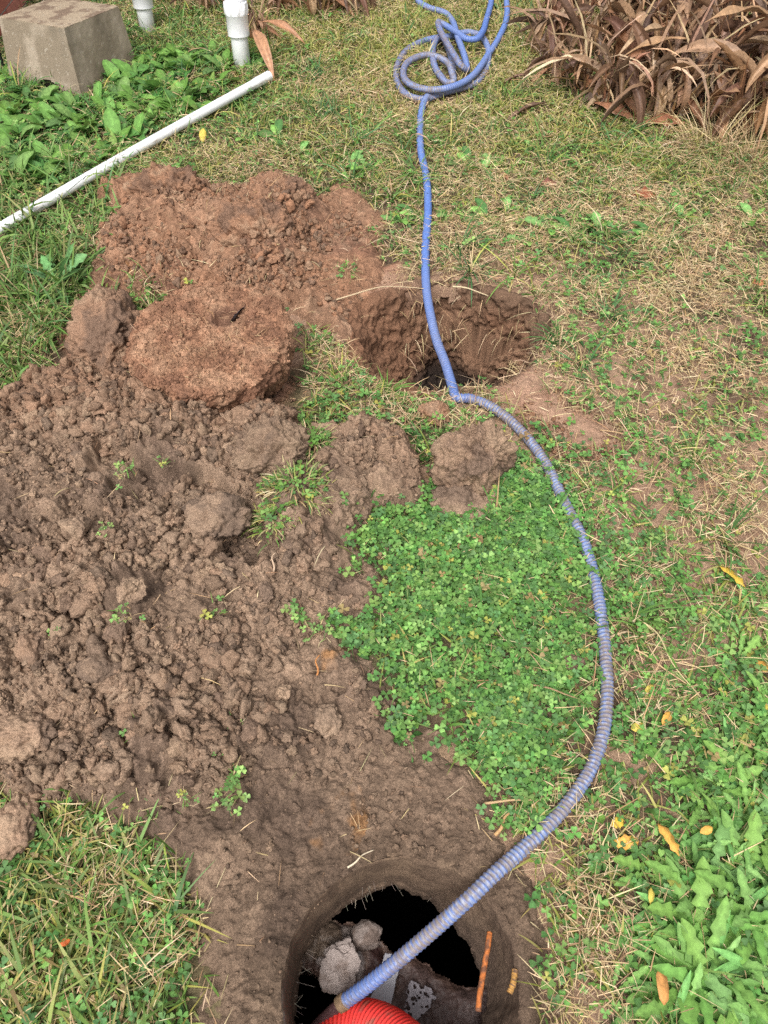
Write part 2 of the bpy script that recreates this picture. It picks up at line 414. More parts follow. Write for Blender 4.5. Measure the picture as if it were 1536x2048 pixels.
# ------------------------------------------------------------------ clods
def ico(n):
    bm = bmesh.new(); bmesh.ops.create_icosphere(bm, subdivisions=n, radius=1)
    v = np.array([x.co[:] for x in bm.verts]); f = np.array([[q.index for q in p.verts] for p in bm.faces]); bm.free(); return v, f
def clod(name, px, py, z, rad, seed, red, label, sub=6, rough=1.0, rot=0.0, tone=1.0, flat=0.0, group=None, facet=(.62, .92, .62), pale=None):
    v, f = ico(sub)
    r = A(rad); p = v * 1.0
    n = fbm3(p + seed * 3.1, 1.1, 3, seed) - .5
    ang = fbm3(p * 1.0 + seed * 7, 2.3, 3, seed + 3) - .5
    q = p * (1 + rough * (.5 * n + .45 * ang))[:, None]
    rs = np.random.default_rng(seed)
    for k in range(9):
        pn = rs.normal(0, 1, 3); pn /= np.linalg.norm(pn); dd_ = q @ pn - rs.uniform(facet[0], facet[1])
        q = q - np.clip(dd_, 0, None)[:, None] * pn * facet[2]
    if flat: q[:, 2] = np.where(q[:, 2] > 1 - flat, 1 - flat + (q[:, 2] - 1 + flat) * .15, q[:, 2])
    P = q * r
    # crumbs on its skin
    s = r.mean()
    cr = fbm3(P + seed, 34, 4, seed + 9, .6) - .5; c2 = np.abs(fbm3(P + seed, 75, 2, seed + 12) - .5)
    c3 = fbm3(P + seed, 130, 3, seed + 19, .6) - .5
    P = P + v * (cr * .075 * min(1, s / .1) + (.12 - c2) * .035 * min(1, s / .06) + c3 * .016 * min(1, s / .05))[:, None] * (.3 if pale else max(rough, .8))
    P = P - v * (sstep(.035, 0, np.abs(fbm3(P + seed * 2, 9, 4, seed + 29, .6) - .5)) * .14 * s)[:, None]      # cracks
    c, sn = math.cos(rot), math.sin(rot)
    P = np.stack([P[:, 0] * c - P[:, 1] * sn, P[:, 0] * sn + P[:, 1] * c, P[:, 2]], -1)
    o3 = at(px, py, z)
    g = fbm3(P + seed, 14, 4, seed + 15)
    C = mix(mix(BROWN, RED, np.full(len(P), red)), TAN, sstep(.5, .7, g) * .5)
    C = mix(C, DARK, sstep(.52, .36, g) * .55) * tone
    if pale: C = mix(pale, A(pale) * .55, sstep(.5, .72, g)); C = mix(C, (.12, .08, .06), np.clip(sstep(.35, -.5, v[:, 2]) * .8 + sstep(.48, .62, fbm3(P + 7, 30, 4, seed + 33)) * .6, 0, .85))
    o = build(name, P, [f], M_conc if pale else M_soil, C); o.location = o3
    return tag(o, label, 'dirt clod', group)
clod('dirt_clod', 955, 915, .10, (.125, .105, .15), 3, .25, 'biggest squarish clod of clay beside the bend of the blue hose', 6, .75, .35, facet=(.42, .8, .85))
clod('dirt_clod', 930, 1000, .025, (.10, .075, .07), 14, .12, 'flat brown clod under the front of the biggest squarish clod', 5, .8)
clod('dirt_clod', 545, 905, .12, (.12, .10, .09), 5, .15, 'dark chunk of earth with a smooth face behind the sod lump', 6, .7, .3, .82)
clod('dirt_clod', 772, 985, .03, (.09, .07, .06), 7, .15, 'lumpy brown clod just above the clover patch', 6, 1.0)
clod('dirt_clod', 665, 1010, .05, (.11, .09, .075), 8, .1, 'grey brown clod in the gap right of the sod lump', 6, 1.0, .5, .85)
clod('dirt_clod', 430, 1035, .145, (.085, .065, .055), 9, .1, 'rounded clod half buried in the middle of the brown heap', 5, .8)
clod('dirt_clod', 868, 828, .03, (.05, .05, .035), 10, .85, 'small reddish clod in the grass left of the hose kink', 5, .9)
clod('dirt_clod', 655, 1440, .045, (.036, .045, .03), 12, .05, 'upright oval clod on the smooth earth above the open shaft', 5, .8)
clod('dirt_clod', 195, 1335, .12, (.055, .04, .03), 13, .1, 'dark pebbly clod on the left slope of the brown heap', 5, .8, 0, .9)
clod('dirt_clod', 40, 1130, .145, (.09, .07, .035), 15, .3, 'flat tan clod at the left end of the brown heap', 5, .7, .4, 1.15, .4)
clod('dirt_clod', 40, 1470, .10, (.08, .055, .035), 16, .2, 'pale flattened clod at the left side low on the brown heap', 5, .7, 0, 1.12)
clod('dirt_clod', 30, 1650, .05, (.05, .06, .035), 17, .25, 'orange specked clod beside the coarse grass patch', 5, .8, 0, 1.15)
clod('dirt_clod', 505, 470, .10, (.16, .12, .125), 18, .85, 'big rounded red lump on top of the red heap', 6, .45)
clod('dirt_clod', 560, 395, .09, (.12, .10, .10), 19, .8, 'rough red lump at the back of the red heap', 6, 1.0)
clod('dirt_clod', 330, 385, .08, (.15, .10, .085), 20, .85, 'crumbling red lump at the back left of the red heap', 6, 1.0)
clod('dirt_clod', 215, 672, .05, (.12, .19, .12), 22, .55, 'upright slab of red brown earth leaning on the left of the lid', 6, .5, .15)
clod('dirt_clod', 1487, 1108, .012, (.022, .02, .016), 23, .6, 'small pinkish clod in the lawn beside a yellow leaf', 4, .7)
clod('dirt_clod', 770, 1090, .012, (.022, .02, .016), 24, .2, 'small dark clod lying on the upper left of the clover', 4, .7)
clod('dirt_clod', 1150, 1325, .02, (.03, .022, .015), 25, .3, 'flat brown clod lying in the clover left of the hose', 4, .8)

for k, (px, py, r_) in enumerate([(150, 1050, .042), (262, 1180, .036), (415, 1150, .045), (525, 1185, .034), (335, 1420, .04), (565, 1385, .03), (120, 1430, .036), (610, 1125, .034), (440, 1395, .03), (235, 1262, .034), (60, 1290, .045), (500, 1460, .028)]):
    b = at(px, py, .08); z_ = float(surf(b[0], b[1])[0])
    clod('dirt_clod', px, py, z_, (r_ * 1.15, r_, r_ * .75), 60 + k, .1 + .02 * k, 'angular fist-sized clod lying loose among the crumbs of the brown heap', 5, .7, k * .9, 1.05, group='fist-sized clods on the brown heap', facet=(.38, .75, .9))
# crumbs: nobody could count them
v1, f1 = ico(2); v3, f3 = ico(3)
def crumbs(N, polys, fn, seed, redmax, smin, smax, pw):
    r = np.random.default_rng(seed); acc = Acc()
    P = polys; lo, hi = P.min(0), P.max(0); lo = np.maximum(lo, (-1.3, -.05))
    x, y = r.uniform(lo[0], hi[0], N), r.uniform(lo[1], hi[1], N)
    z, sd, h = fn(x, y)[:3]; hr, rr = hole_r(x, y)
    cl = fbm(x, y, 8, 3, seed + 3)
    k = (sd > -.03) & (rr > hr + .004) & (r.random(N) < (.4 + .6 * sstep(.01, .07, h)) * sstep(.3, .6, cl))
    x, y, z, h = x[k], y[k], z[k], h[k]; n = len(x)
    sc_ = .5 + .8 * sstep(.35, .65, fbm(x, y, 6, 3, seed + 5))
    s = smin + (smax - smin) * r.random(n) ** pw; s = s * (.35 + .65 * sstep(.01, .06, h)) * sc_
    red = np.clip(redmax * r.random(n) + .05 + (.4 * sstep(1.35, 1.8, y) if redmax < .5 else .4), 0, 1)
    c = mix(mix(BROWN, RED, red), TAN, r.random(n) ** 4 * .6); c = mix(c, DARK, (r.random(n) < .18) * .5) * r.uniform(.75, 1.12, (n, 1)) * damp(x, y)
    out, base = ([], [], []), 0
    for big in (False, True):
        q = np.nonzero((s > .0062) == big)[0]; m = len(q)
        if not m: continue
        tv, tf = (v3, f3) if big else (v1, f1)
        off = r.uniform(-50, 50, (m, 1, 3)); p = np.repeat(tv[None], m, 0)
        d = 1 + 1.5 * (fbm3(p * 1.2 + off, 1.0, 2, seed) - .5) + 1.0 * (fbm3(p * 1.2 + off, 3.0, 1, seed + 9) - .5)
        if big: d = d + .75 * (fbm3(p + off, 6, 2, seed + 4) - .5)
        for k in range(3):                                   # broken faces
            pn = r.normal(0, 1, (m, 3)); pn /= np.linalg.norm(pn, axis=1)[:, None]
            e = (p * d[..., None] * pn[:, None]).sum(-1); lim = r.uniform(.35, .8, (m, 1))
            d = np.where(e > lim, d * (lim + (e - lim) * .25) / np.maximum(e, 1e-6), d)
        p = p * d[..., None] * r.uniform(.6, 1.3, (m, 1, 3)) * s[q][:, None, None] * 1.12
        a = r.uniform(0, 6.28, m); ca, sa = np.cos(a)[:, None], np.sin(a)[:, None]
        p = np.stack([p[..., 0] * ca - p[..., 1] * sa, p[..., 0] * sa + p[..., 1] * ca, p[..., 2]], -1)
        p = p + np.stack([x[q], y[q], z[q] + s[q] * .2], -1)[:, None]
        f = tf[None] + (np.arange(m) * len(tv))[:, None, None] + base
        out[0].append(p.reshape(-1, 3)); out[1].append(f.reshape(-1, 3)); out[2].append(np.repeat(c[q], len(tv), 0)); base += m * len(tv)
    return tuple(np.concatenate(o) for o in out)
acc = Acc()
p, f, c = crumbs(75000, POLY_A, heap_A, 5, .25, .0018, .0165, 5); acc.add(p, [f], c)
p, f, c = crumbs(12000, POLY_B, heap_B, 6, .9, .003, .014, 4); acc.add(p, [f], c)
def spill(x, y):
    sd = np.maximum(np.maximum(sdist(POLY_R, x, y), sdist(POLY_L, x, y)), sdist(POLY_S, x, y)); return ground_h(x, y) + .008, sd, .03 + 0 * x
for pq, nq in ((POLY_R, 9000), (POLY_L, 5000), (POLY_S, 6000)):
    p, f, c = crumbs(nq, pq, spill, 8, .9, .002, .010, 4); acc.add(p, [f], c)
tag(acc.build('soil_crumbs', M_soil), 'loose crumbs of earth scattered over the heaps', 'earth crumbs', kind='stuff')

# ------------------------------------------------------------------ round soil-caked lid
def make_lid():
    root = empty('shaft_cover', (LID[0], LID[1], 0))
    R, T, NS = .242, .17, 420
    prof = [(t, T) for t in np.linspace(.0, .94, 74)] + [(.94 + .06 * math.sin(a), T - .02 + .02 * math.cos(a)) for a in np.linspace(.08, 1.57, 12)] + \
           [(1.0 - .10 * u ** 1.5, T - .02 - u * (T - .02)) for u in np.linspace(.05, 1, 26)]
    prof = A(prof); a = np.linspace(0, 2 * math.pi, NS, endpoint=False)
    rr = prof[:, 0][:, None] * R * (1 + .06 * (fbm(np.cos(a) * 2, np.sin(a) * 2, 1.5, 3, 3) - .5) + .008 * np.sin(4 * a + 1))[None]
    X = rr * np.cos(a); Yy = rr * np.sin(a); Zz = np.repeat(prof[:, 1][:, None], NS, 1)
    top = np.clip(1 - (prof[:, 0] / .97) ** 8, 0, 1)[:, None]
    Zz = Zz - .016 * np.exp(-((X - .03) ** 2 + (Yy - .03) ** 2) / .12 ** 2) * top
    hx, hy = .035, .085
    hd = np.hypot((X - hx) / 1.3 + .006 * np.sin(40 * Yy), (Yy - hy))
    Zz = Zz - .026 * sstep(.036, .018, hd) * top
    P = np.stack([X, Yy, Zz], -1)
    side = (1 - top)
    n3 = fbm3(P + 5, 22, 5, 4, .6) - .5
    l3, i3 = lumps(X, Yy, .02, 901, .8, .5)
    P[..., 2] += (fbm3(P + 2, 70, 3, 14, .6) - .5) * .016 * top + n3 * .03 * top + l3 * .45 * top + (lumps(X, Yy, .009, 905, .8, .7)[0]) * top
    out = np.stack([np.cos(a), np.sin(a)], -1)[None]
    P[..., :2] += out * ((fbm3(P * [1, 1, 1.5] + 9, 26, 4, 8, .6) - .5) * .06 * side)[..., None]
    # the crust has fallen away low down on the front right
    und = sstep(.9, .2, np.abs((a + 1.0 + math.pi) % (2 * math.pi) - math.pi))[None] * sstep(.09, .05, Zz) * side
    P[..., :2] -= out * (und * .05)[..., None]
    g = fbm3(P, 16, 4, 5)
    C = mix((.235, .122, .073), (.31, .18, .112), sstep(.42, .68, g)); C = mix(C, (.16, .082, .052), sstep(.48, .3, g) * .7); C = C * (.8 + .4 * i3)[..., None]
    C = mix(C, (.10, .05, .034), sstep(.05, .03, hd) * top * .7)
    V0, F0, C0 = P.reshape(-1, 3), grid_faces(len(prof), NS, wrap=True), C.reshape(-1, 3)
    r = np.random.default_rng(31); n = 5200; idx = r.integers(0, len(V0), n * 3); idx = idx[np.hypot(V0[idx, 0] - hx, V0[idx, 1] - hy) > .05]
    pr_ = r.random(len(idx)) < np.hypot(V0[idx, 0], V0[idx, 1]) / R; idx = idx[pr_][:n]; n = len(idx)
    sz = .0016 + .0055 * r.random(n) ** 4; p = np.repeat(v1[None], n, 0); off = r.uniform(-50, 50, (n, 1, 3))
    p = p * (1 + 1.2 * (fbm3(p * 1.3 + off, 1.1, 2, 5) - .5) + .9 * (fbm3(p * 1.3 + off, 3.1, 1, 6) - .5))[..., None] * sz[:, None, None] * r.uniform(.7, 1.2, (n, 1, 3)) + V0[idx][:, None]
    fc = (f1[None] + (np.arange(n) * len(v1))[:, None, None]).reshape(-1, 3) + len(V0)
    cc = np.repeat(C0[idx] * r.uniform(.75, 1.2, (n, 1)), len(v1), 0)
    o = build('soil_crust', np.concatenate([V0, p.reshape(-1, 3)]), [F0, fc], M_soil, np.concatenate([C0, cc]), root)
    # flap of grey plastic showing in the recess
    u, v = np.meshgrid(np.linspace(-1, 1, 14), np.linspace(-1, 1, 14))
    w = (.012 + .004 * np.sin(3 * v)) * u; l = .024 * v
    P2 = np.stack([hx + .036 + w + .012 * v, hy + .014 + l - .008 * u, T - .012 + .02 * u + .003 * np.sin(5 * v)], -1).reshape(-1, 3)
    tp = P2 + [.0, 0, .003]
    Fq = grid_faces(14, 14); n = len(P2)
    build('handle_flap', np.concatenate([tp, P2]), [Fq, Fq[:, ::-1] + n], M_plastic, np.full((2 * n, 3), (.17, .165, .19)), root)
    # root hairs hanging from the lower edge
    root.rotation_euler = (math.radians(4), math.radians(-1), 0); root.location.z = .05
    return tag(root, 'round shaft cover caked in red earth with a recess in its top', 'shaft cover')
make_lid()

# ------------------------------------------------------------------ tubes
def catmull(P, step):
    P = A(P, float); Q = np.vstack([2 * P[0] - P[1], P, 2 * P[-1] - P[-2]]); out = []
    for i in range(1, len(Q) - 2):
        a, b, c, d = Q[i - 1], Q[i], Q[i + 1], Q[i + 2]
        n = 24
        # centripetal
        k = lambda p, q: max(np.linalg.norm((q - p)[:3]), 1e-6) ** .5
        t0 = 0; t1 = t0 + k(a, b); t2 = t1 + k(b, c); t3 = t2 + k(c, d)
        t = np.linspace(t1, t2, n, endpoint=False)[:, None]
        A1 = (t1 - t) / (t1 - t0) * a + (t - t0) / (t1 - t0) * b; A2 = (t2 - t) / (t2 - t1) * b + (t - t1) / (t2 - t1) * c; A3 = (t3 - t) / (t3 - t2) * c + (t - t2) / (t3 - t2) * d
        B1 = (t2 - t) / (t2 - t0) * A1 + (t - t0) / (t2 - t0) * A2; B2 = (t3 - t) / (t3 - t1) * A2 + (t - t1) / (t3 - t1) * A3
        out.append((t2 - t) / (t2 - t1) * B1 + (t - t1) / (t2 - t1) * B2)
    out = np.vstack(out + [P[-1:]])
    s = np.concatenate([[0], np.cumsum(np.linalg.norm(np.diff(out[:, :3], axis=0), axis=1))])
    S = np.arange(0, s[-1], step)
    return np.stack([np.interp(S, s, out[:, k]) for k in range(out.shape[1])], -1), S
def frames(P):
    T = np.gradient(P, axis=0); T /= np.linalg.norm(T, axis=1)[:, None] + 1e-12
    N = np.cross(T, [0, 0, 1.0]); bad = np.linalg.norm(N, axis=1) < .05; N[bad] = [1, 0, 0]
    N /= np.linalg.norm(N, axis=1)[:, None]; B = np.cross(N, T); return T, N, B
def tube(P, R, ns=12, caps=True):
    """R: (n,) or (n, ns)"""
    T, N, B = frames(P); th = np.linspace(0, 2 * math.pi, ns, endpoint=False)
    R = A(R, float)
    R = np.broadcast_to(R.reshape(len(P), -1) if R.ndim else R, (len(P), ns))
    V = P[:, None] + R[..., None] * (np.cos(th)[None, :, None] * N[:, None] + np.sin(th)[None, :, None] * B[:, None])
    F = [grid_faces(len(P), ns, wrap=True)]
    if caps: F += [np.arange(ns)[None, ::-1], np.arange(ns)[None] + (len(P) - 1) * ns]
    return V.reshape(-1, 3), F, th

HR = .0152
h0 = HR + .012
hose_px = [(688, 2004, -.150, .5), (740, 1966, -.105, .3), (835, 1888, -.035, .75), (940, 1795, .03, .8), (987, 1750, .034, .85), (1040, 1703, .03, .9), (1118, 1628, h0, .9), (1172, 1555, h0, .8), (1203, 1480, h0, .75),
           (1214, 1400, h0, .95), (1211, 1310, h0, .95), (1205, 1250, h0, .7), (1194, 1180, h0, .7), (1170, 1090, h0, .75), (1127, 1000, h0 + .004, .8), (1084, 915, .03, .85), (1030, 850, .038, .85), (980, 812, .04, .7),
           (940, 797, .036, .25), (914, 795, .03, .1), (906, 776, .026, .1), (890, 725, .022, .3), (873, 680, .02, .4), (861, 630, .022, .35), (853, 580, .024, .3), (851, 500, .022, .12), (856, 420, .02, .12), (852, 350, .02, .15), (842, 305, .022, .2),
           (840, 260, .022, .3), (843, 222, .024, .3)]
cz = lambda L, z, dd: [(x / 5.12 + 760, y / 5.12, z, dd) for x, y in L]
coil = cz([(470, 1010), (520, 968), (640, 950), (800, 912), (960, 860), (1070, 740), (1108, 600), (1098, 470), (1030, 370), (930, 332), (840, 338)], .03, .6) + \
       cz([(740, 368), (560, 392), (400, 440), (265, 525), (190, 640), (165, 770), (200, 890), (300, 985), (430, 1015)], .026, .7) + \
       cz([(560, 985), (680, 940), (740, 850), (752, 740), (735, 620), (690, 480), (640, 405)], .022, .7) + cz([(590, 390), (555, 450), (540, 550), (560, 680), (620, 780), (690, 848)], .052, .95) + \
       cz([(745, 840), (735, 740), (690, 640), (600, 588), (490, 562), (370, 590), (275, 650), (238, 735), (265, 825), (370, 890), (530, 920)], .06, .85) + \
       cz([(700, 900), (850, 845), (960, 765), (1040, 665)], .066, .3) + cz([(1110, 555), (1160, 485), (1225, 370), (1280, 250), (1302, 130), (1295, 0), (1310, -200), (1280, -420), (1210, -480), (1150, -400), (1130, -200), (1140, 0), (1090, 200)], .03, .3) + \
       cz([(1040, 340), (980, 400), (890, 398), (790, 335), (690, 272)], .075, .2) + cz([(605, 225), (612, 300), (680, 430), (760, 565), (830, 670)], .085, .9) + cz([(885, 712), (880, 640), (850, 530), (805, 410), (775, 310)], .06, .35) + \
       cz([(735, 205), (660, 130), (500, 78), (405, 25), (372, -30)], .03, .6)
ctrl = np.array([[*at(a, b, z), dd] for a, b, z, dd in hose_px + coil])
# let it rest on the earth where that stands higher
for i, (a, b, z, dd) in enumerate(hose_px):
    if 6 <= i <= 17:
        zz = max(z, float(surf(ctrl[i, 0], ctrl[i, 1])[0]) + HR + .003)
        zz = min(zz, z + .02); ctrl[i, :3] = at(a, b, zz)
PI_ = .0106
Pp, S = catmull(ctrl, PI_ / 6.5)
dirt = Pp[:, 3]; Pp = Pp[:, :3]
ns = 18
th = np.linspace(0, 2 * math.pi, ns, endpoint=False)
ph = (S[:, None] / PI_ + th[None] / (2 * math.pi)) % 1.0
ridge = np.exp(-((ph - .5) / .16) ** 2); groove = np.exp(-((ph - .74) / .07) ** 2)
Rr = HR * (1 - .06 + .12 * ridge - .05 * groove)
V, F, _ = tube(Pp, Rr, ns)
nz = fbm(S[:, None] * 60 + th[None] * 0, th[None] * 3.0 + S[:, None] * 9, 1, 3, 9)
n2 = fbm(S[:, None] * 420, th[None] * 9 + 0 * S[:, None], 1, 2, 19)
n3 = fbm(S[:, None] * 4 + 0 * th[None], 0 * S[:, None] + np.cos(th)[None] * .6, 1, 3, 29)
blue = mix((.065, .13, .37), (.11, .19, .45), nz)
band = mix((.20, .235, .33), (.20, .185, .18), sstep(.34, .56, nz * .6 + n3 * .4)); band = mix(band, (.42, .42, .47), sstep(.55, .72, n2) * .6)
dd = np.clip(dirt[:, None] * 1.2 + (n3 - .5) * .6, 0, 1)
Cc = mix(blue, band, (1 - ridge) * dd); Cc = mix(Cc, (.03, .05, .22), groove * .6)
Cc = mix(Cc, (.17, .125, .095), sstep(.55, .8, dd * .55 + n3 * .5) * sstep(.35, .6, nz) * .55)
hose = build('suction_hose', V, F, M_hose, Cc.reshape(-1, 3))
base = ctrl[20, :3].copy(); base[2] = 0
recenter(hose, base)
tag(hose, 'long ribbed blue hose running from the open shaft to a tangled coil', 'hose')
def ring(P, R, ns, mat, col, name, parent):
    V, F, _ = tube(A(P, float), R, ns); o = build(name, V, F, mat, np.full((len(V), 3), col)); o.parent = parent; o.matrix_parent_inverse = parent.matrix_world.inverted(); return o
bpy.context.view_layer.update()
e0 = ctrl[0, :3]; e1 = ctrl[1, :3]; dv = (e0 - e1) / np.linalg.norm(e0 - e1)
tt = np.linspace(0, 1, 9)[:, None]
ring(e0 + dv * (tt * .02 - .006), HR * A([1.1, 1.18, 1.05, 1.18, 1.05, 1.18, 1.05, 1.15, .9]), 20, M_metal, (.20, .13, .075), 'coupling', hose)
tt = np.linspace(0, 1, 16)[:, None]
ring(e0 + dv * (.012 + tt * .06) + tt ** 2 * A([-.012, -.01, -.015]), HR * np.linspace(.85, .6, 16), 14, M_wet, (.075, .035, .035), 'nozzle', hose)

# red corrugated hose in the mouth of the shaft
rp = np.array([at(668, 2078, -.225), at(700, 2058, -.20), at(742, 2058, -.17), at(800, 2092, -.12), at(870, 2180, -.05), at(940, 2400, .04), at(1010, 2900, .052)])
Pp2, S2 = catmull(np.hstack([rp, np.zeros((len(rp), 1))]), .0011); Pp2 = Pp2[:, :3]
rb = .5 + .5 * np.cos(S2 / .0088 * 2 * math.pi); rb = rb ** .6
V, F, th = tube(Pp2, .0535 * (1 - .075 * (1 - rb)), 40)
nz = fbm(S2[:, None] * 30 + 0 * th[None], th[None] + 0 * S2[:, None], 2, 3, 66)
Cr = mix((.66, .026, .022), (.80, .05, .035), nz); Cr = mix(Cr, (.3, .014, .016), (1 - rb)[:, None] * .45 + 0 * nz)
Cr = mix(Cr, (.16, .09, .06), sstep(.6, .78, fbm(S2[:, None] * 45 + 0 * th[None], th[None] * 1.6 + S2[:, None] * 3, 1, 4, 67)) * .75)
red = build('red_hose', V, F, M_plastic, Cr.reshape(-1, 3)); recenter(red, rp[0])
tag(red, 'thick red corrugated hose curling in the mouth of the open shaft', 'hose')

# ------------------------------------------------------------------ open shaft, tank, debris in it
def make_shaft():
    root = empty('shaft_riser', (HOLE[0], HOLE[1], 0))
    NS = 360; a = np.linspace(0, 2 * math.pi, NS, endpoint=False)
    R0 = HOLE_R * (1 + .02 * np.sin(2 * a + .5) + .05 * (fbm(np.cos(a) * 3 + 9, np.sin(a) * 3, 2, 3, 6) - .5))
    zs = np.concatenate([[-.012, .002, .002, -.004], np.linspace(-.006, -.19, 56), np.linspace(-.194, -.225, 6)])
    zz = np.repeat(zs[:, None], NS, 1)
    P = np.stack([np.cos(a) * R0 + 0 * zz, np.sin(a) * R0 + 0 * zz, zz], -1)
    n = fbm3(P * [1, 1, .6] + 3, 14, 5, 33, .55) - .5
    mud = sstep(.5, 1.6, np.cos(a - .12) * 1.3 + .6)[None]              # the right side is heaped with slumped mud
    g = lumps(a * .25, zz.mean(1)[:, None] + 0 * a, .03, 44, .7, .5)[0] if False else 0
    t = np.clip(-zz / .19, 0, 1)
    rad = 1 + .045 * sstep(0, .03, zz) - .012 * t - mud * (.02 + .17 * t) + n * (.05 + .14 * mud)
    low = zz < -.193
    rad[:3] = A([1.13, 1.06, 1.015])[:, None] + n[:3] * .03
    rad = np.where(low, rad - .07 * (fbm(np.cos(a) * 5, np.sin(a) * 5, 3, 3, 55) - .3)[None], rad)
    P[..., :2] *= rad[..., None]
    q = fbm3(P, 20, 4, 12)
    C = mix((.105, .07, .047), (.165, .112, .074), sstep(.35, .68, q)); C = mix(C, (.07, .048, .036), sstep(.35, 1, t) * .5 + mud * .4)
    C = mix(C, (.34, .30, .26), (sstep(.6, .75, fbm3(P * [1, 1, .4], 9, 3, 14)) * sstep(.35, .1, t) * (np.abs(a - math.pi) < .5)[None]) * .8)   # bare concrete at the left lip
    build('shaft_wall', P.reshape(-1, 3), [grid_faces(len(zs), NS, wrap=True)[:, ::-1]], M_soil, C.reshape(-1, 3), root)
    # tank chamber below
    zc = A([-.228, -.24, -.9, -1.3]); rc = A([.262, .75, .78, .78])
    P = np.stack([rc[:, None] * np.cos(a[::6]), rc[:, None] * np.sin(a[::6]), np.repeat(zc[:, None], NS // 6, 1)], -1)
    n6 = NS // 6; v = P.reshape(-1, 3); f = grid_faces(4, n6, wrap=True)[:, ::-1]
    build('tank_chamber', v, [f], M_black, np.full((len(v), 3), (.012, .010, .009)), root)  # chamber walls near-black, the unlit dark of the tank painted on
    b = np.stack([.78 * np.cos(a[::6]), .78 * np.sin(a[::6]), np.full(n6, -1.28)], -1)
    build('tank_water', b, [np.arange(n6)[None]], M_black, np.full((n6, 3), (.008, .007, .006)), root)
    return tag(root, 'open round concrete shaft lined with wet brown mud', 'shaft')
make_shaft()
def slab():
    zt = -.285
    Pl = poly([(575, 1775), (640, 1820), (668, 1842), (710, 1850), (752, 1880), (790, 1905), (850, 1932), (905, 1968), (940, 1975), (985, 1960), (1040, 2000), (1040, 2200), (800, 2220), (745, 2100), (715, 2010), (690, 1978), (650, 1958), (622, 1940), (596, 1925), (560, 1930), (560, 1800)], zt)
    lo, hi = Pl.min(0), Pl.max(0); st = .0028
    xs, ys = np.arange(lo[0] - .02, hi[0] + .02, st), np.arange(lo[1] - .02, hi[1] + .02, st)
    X, Y = np.meshgrid(xs, ys)
    sd = sdist(Pl, X, Y) + (fbm(X, Y, 30, 3, 61) - .5) * .03
    z = zt - .02 + .02 * np.sqrt(np.clip(sd / .03, 0, 1)) + (fbm(X, Y, 24, 4, 62) - .5) * .03 + lumps(X, Y, .02, 63, .6, .3)[0]
    g = fbm(X, Y, 26, 4, 64)
    C = mix((.105, .062, .048), (.16, .10, .075), sstep(.4, .65, g))
    def spot(pts, col, w=.012, amt=1.0, nz=.03):
        nonlocal C, z
        s = sdist(poly(pts, zt), X, Y) + (fbm(X, Y, 40, 3, 65) - .5) * nz
        m = sstep(-w * .4, w, s) * amt; C = mix(C, col, m); return m
    spot([(590, 1780), (650, 1815), (690, 1850), (690, 1890), (640, 1920), (590, 1925)], (.15, .105, .075))
    spot([(676, 1842), (737, 1860), (768, 1892), (742, 1896), (690, 1895)], (.25, .20, .175), .006, 1, .02)
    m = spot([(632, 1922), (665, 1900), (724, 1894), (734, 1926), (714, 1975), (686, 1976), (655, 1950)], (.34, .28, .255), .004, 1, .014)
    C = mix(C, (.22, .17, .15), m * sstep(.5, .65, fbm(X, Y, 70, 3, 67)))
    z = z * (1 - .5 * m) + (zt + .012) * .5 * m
    spot([(740, 1880), (800, 1910), (770, 1960), (735, 2000), (715, 1985), (735, 1930)], (.055, .026, .022))
    spot([(800, 1930), (850, 1935), (910, 1980), (1000, 1975), (1030, 2048), (960, 2100), (800, 2100), (790, 2000)], (.10, .064, .056))
    keep = (sd > -.008).ravel()
    V = np.stack([X, Y, z], -1).reshape(-1, 3); F = grid_faces(len(ys), len(xs)); F = F[keep[F].all(1)]
    V, F, C = compact(V, F, C.reshape(-1, 3))
    # walls and underside
    e = np.sort(np.concatenate([F[:, [0, 1]], F[:, [1, 2]], F[:, [2, 3]], F[:, [3, 0]]]), 1)
    u, cnt = np.unique(e, axis=0, return_counts=True)
    eb = u[cnt == 1]; n = len(V)
    V2 = V - [0, 0, .07]; Q = np.stack([eb[:, 0], eb[:, 1], eb[:, 1] + n, eb[:, 0] + n], 1)
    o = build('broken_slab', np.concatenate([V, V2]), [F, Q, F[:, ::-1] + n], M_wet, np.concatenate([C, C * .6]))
    recenter(o, (V[:, 0].mean(), V[:, 1].mean(), zt - .07))
    tag(o, 'muddy broken concrete slab lying across the shaft under the hose', 'rubble')
    # film of water with the sky's reflection painted pale, and a scab of foam on it
    def film(name, pts, zf, col, holes, mat, label, cat):
        Pf = poly(pts, zf); lo, hi = Pf.min(0), Pf.max(0); st = .0016
        X, Y = np.meshgrid(np.arange(lo[0] - .01, hi[0] + .01, st), np.arange(lo[1] - .01, hi[1] + .01, st))
        sd = sdist(Pf, X, Y) + (fbm(X, Y, 60, 3, 68) - .5) * (.004 if not holes else .02)
        k = sd > 0
        if holes: k &= lumps(X, Y, .0055, 169, .5, 1)[0] < .0021
        Z = zf + (fbm(X, Y, 50, 3, 70) - .5) * (.001 if not holes else .006)
        V = np.stack([X, Y, Z], -1).reshape(-1, 3); F = grid_faces(*X.shape); kk = k.ravel(); F = F[kk[F].all(1)]
        V, F, _ = compact(V, F, V)
        n = len(V); e = np.sort(np.concatenate([F[:, [0, 1]], F[:, [1, 2]], F[:, [2, 3]], F[:, [3, 0]]]), 1)
        u, cnt = np.unique(e, axis=0, return_counts=True); eb = u[cnt == 1]
        Q = np.stack([eb[:, 0], eb[:, 1], eb[:, 1] + n, eb[:, 0] + n], 1)
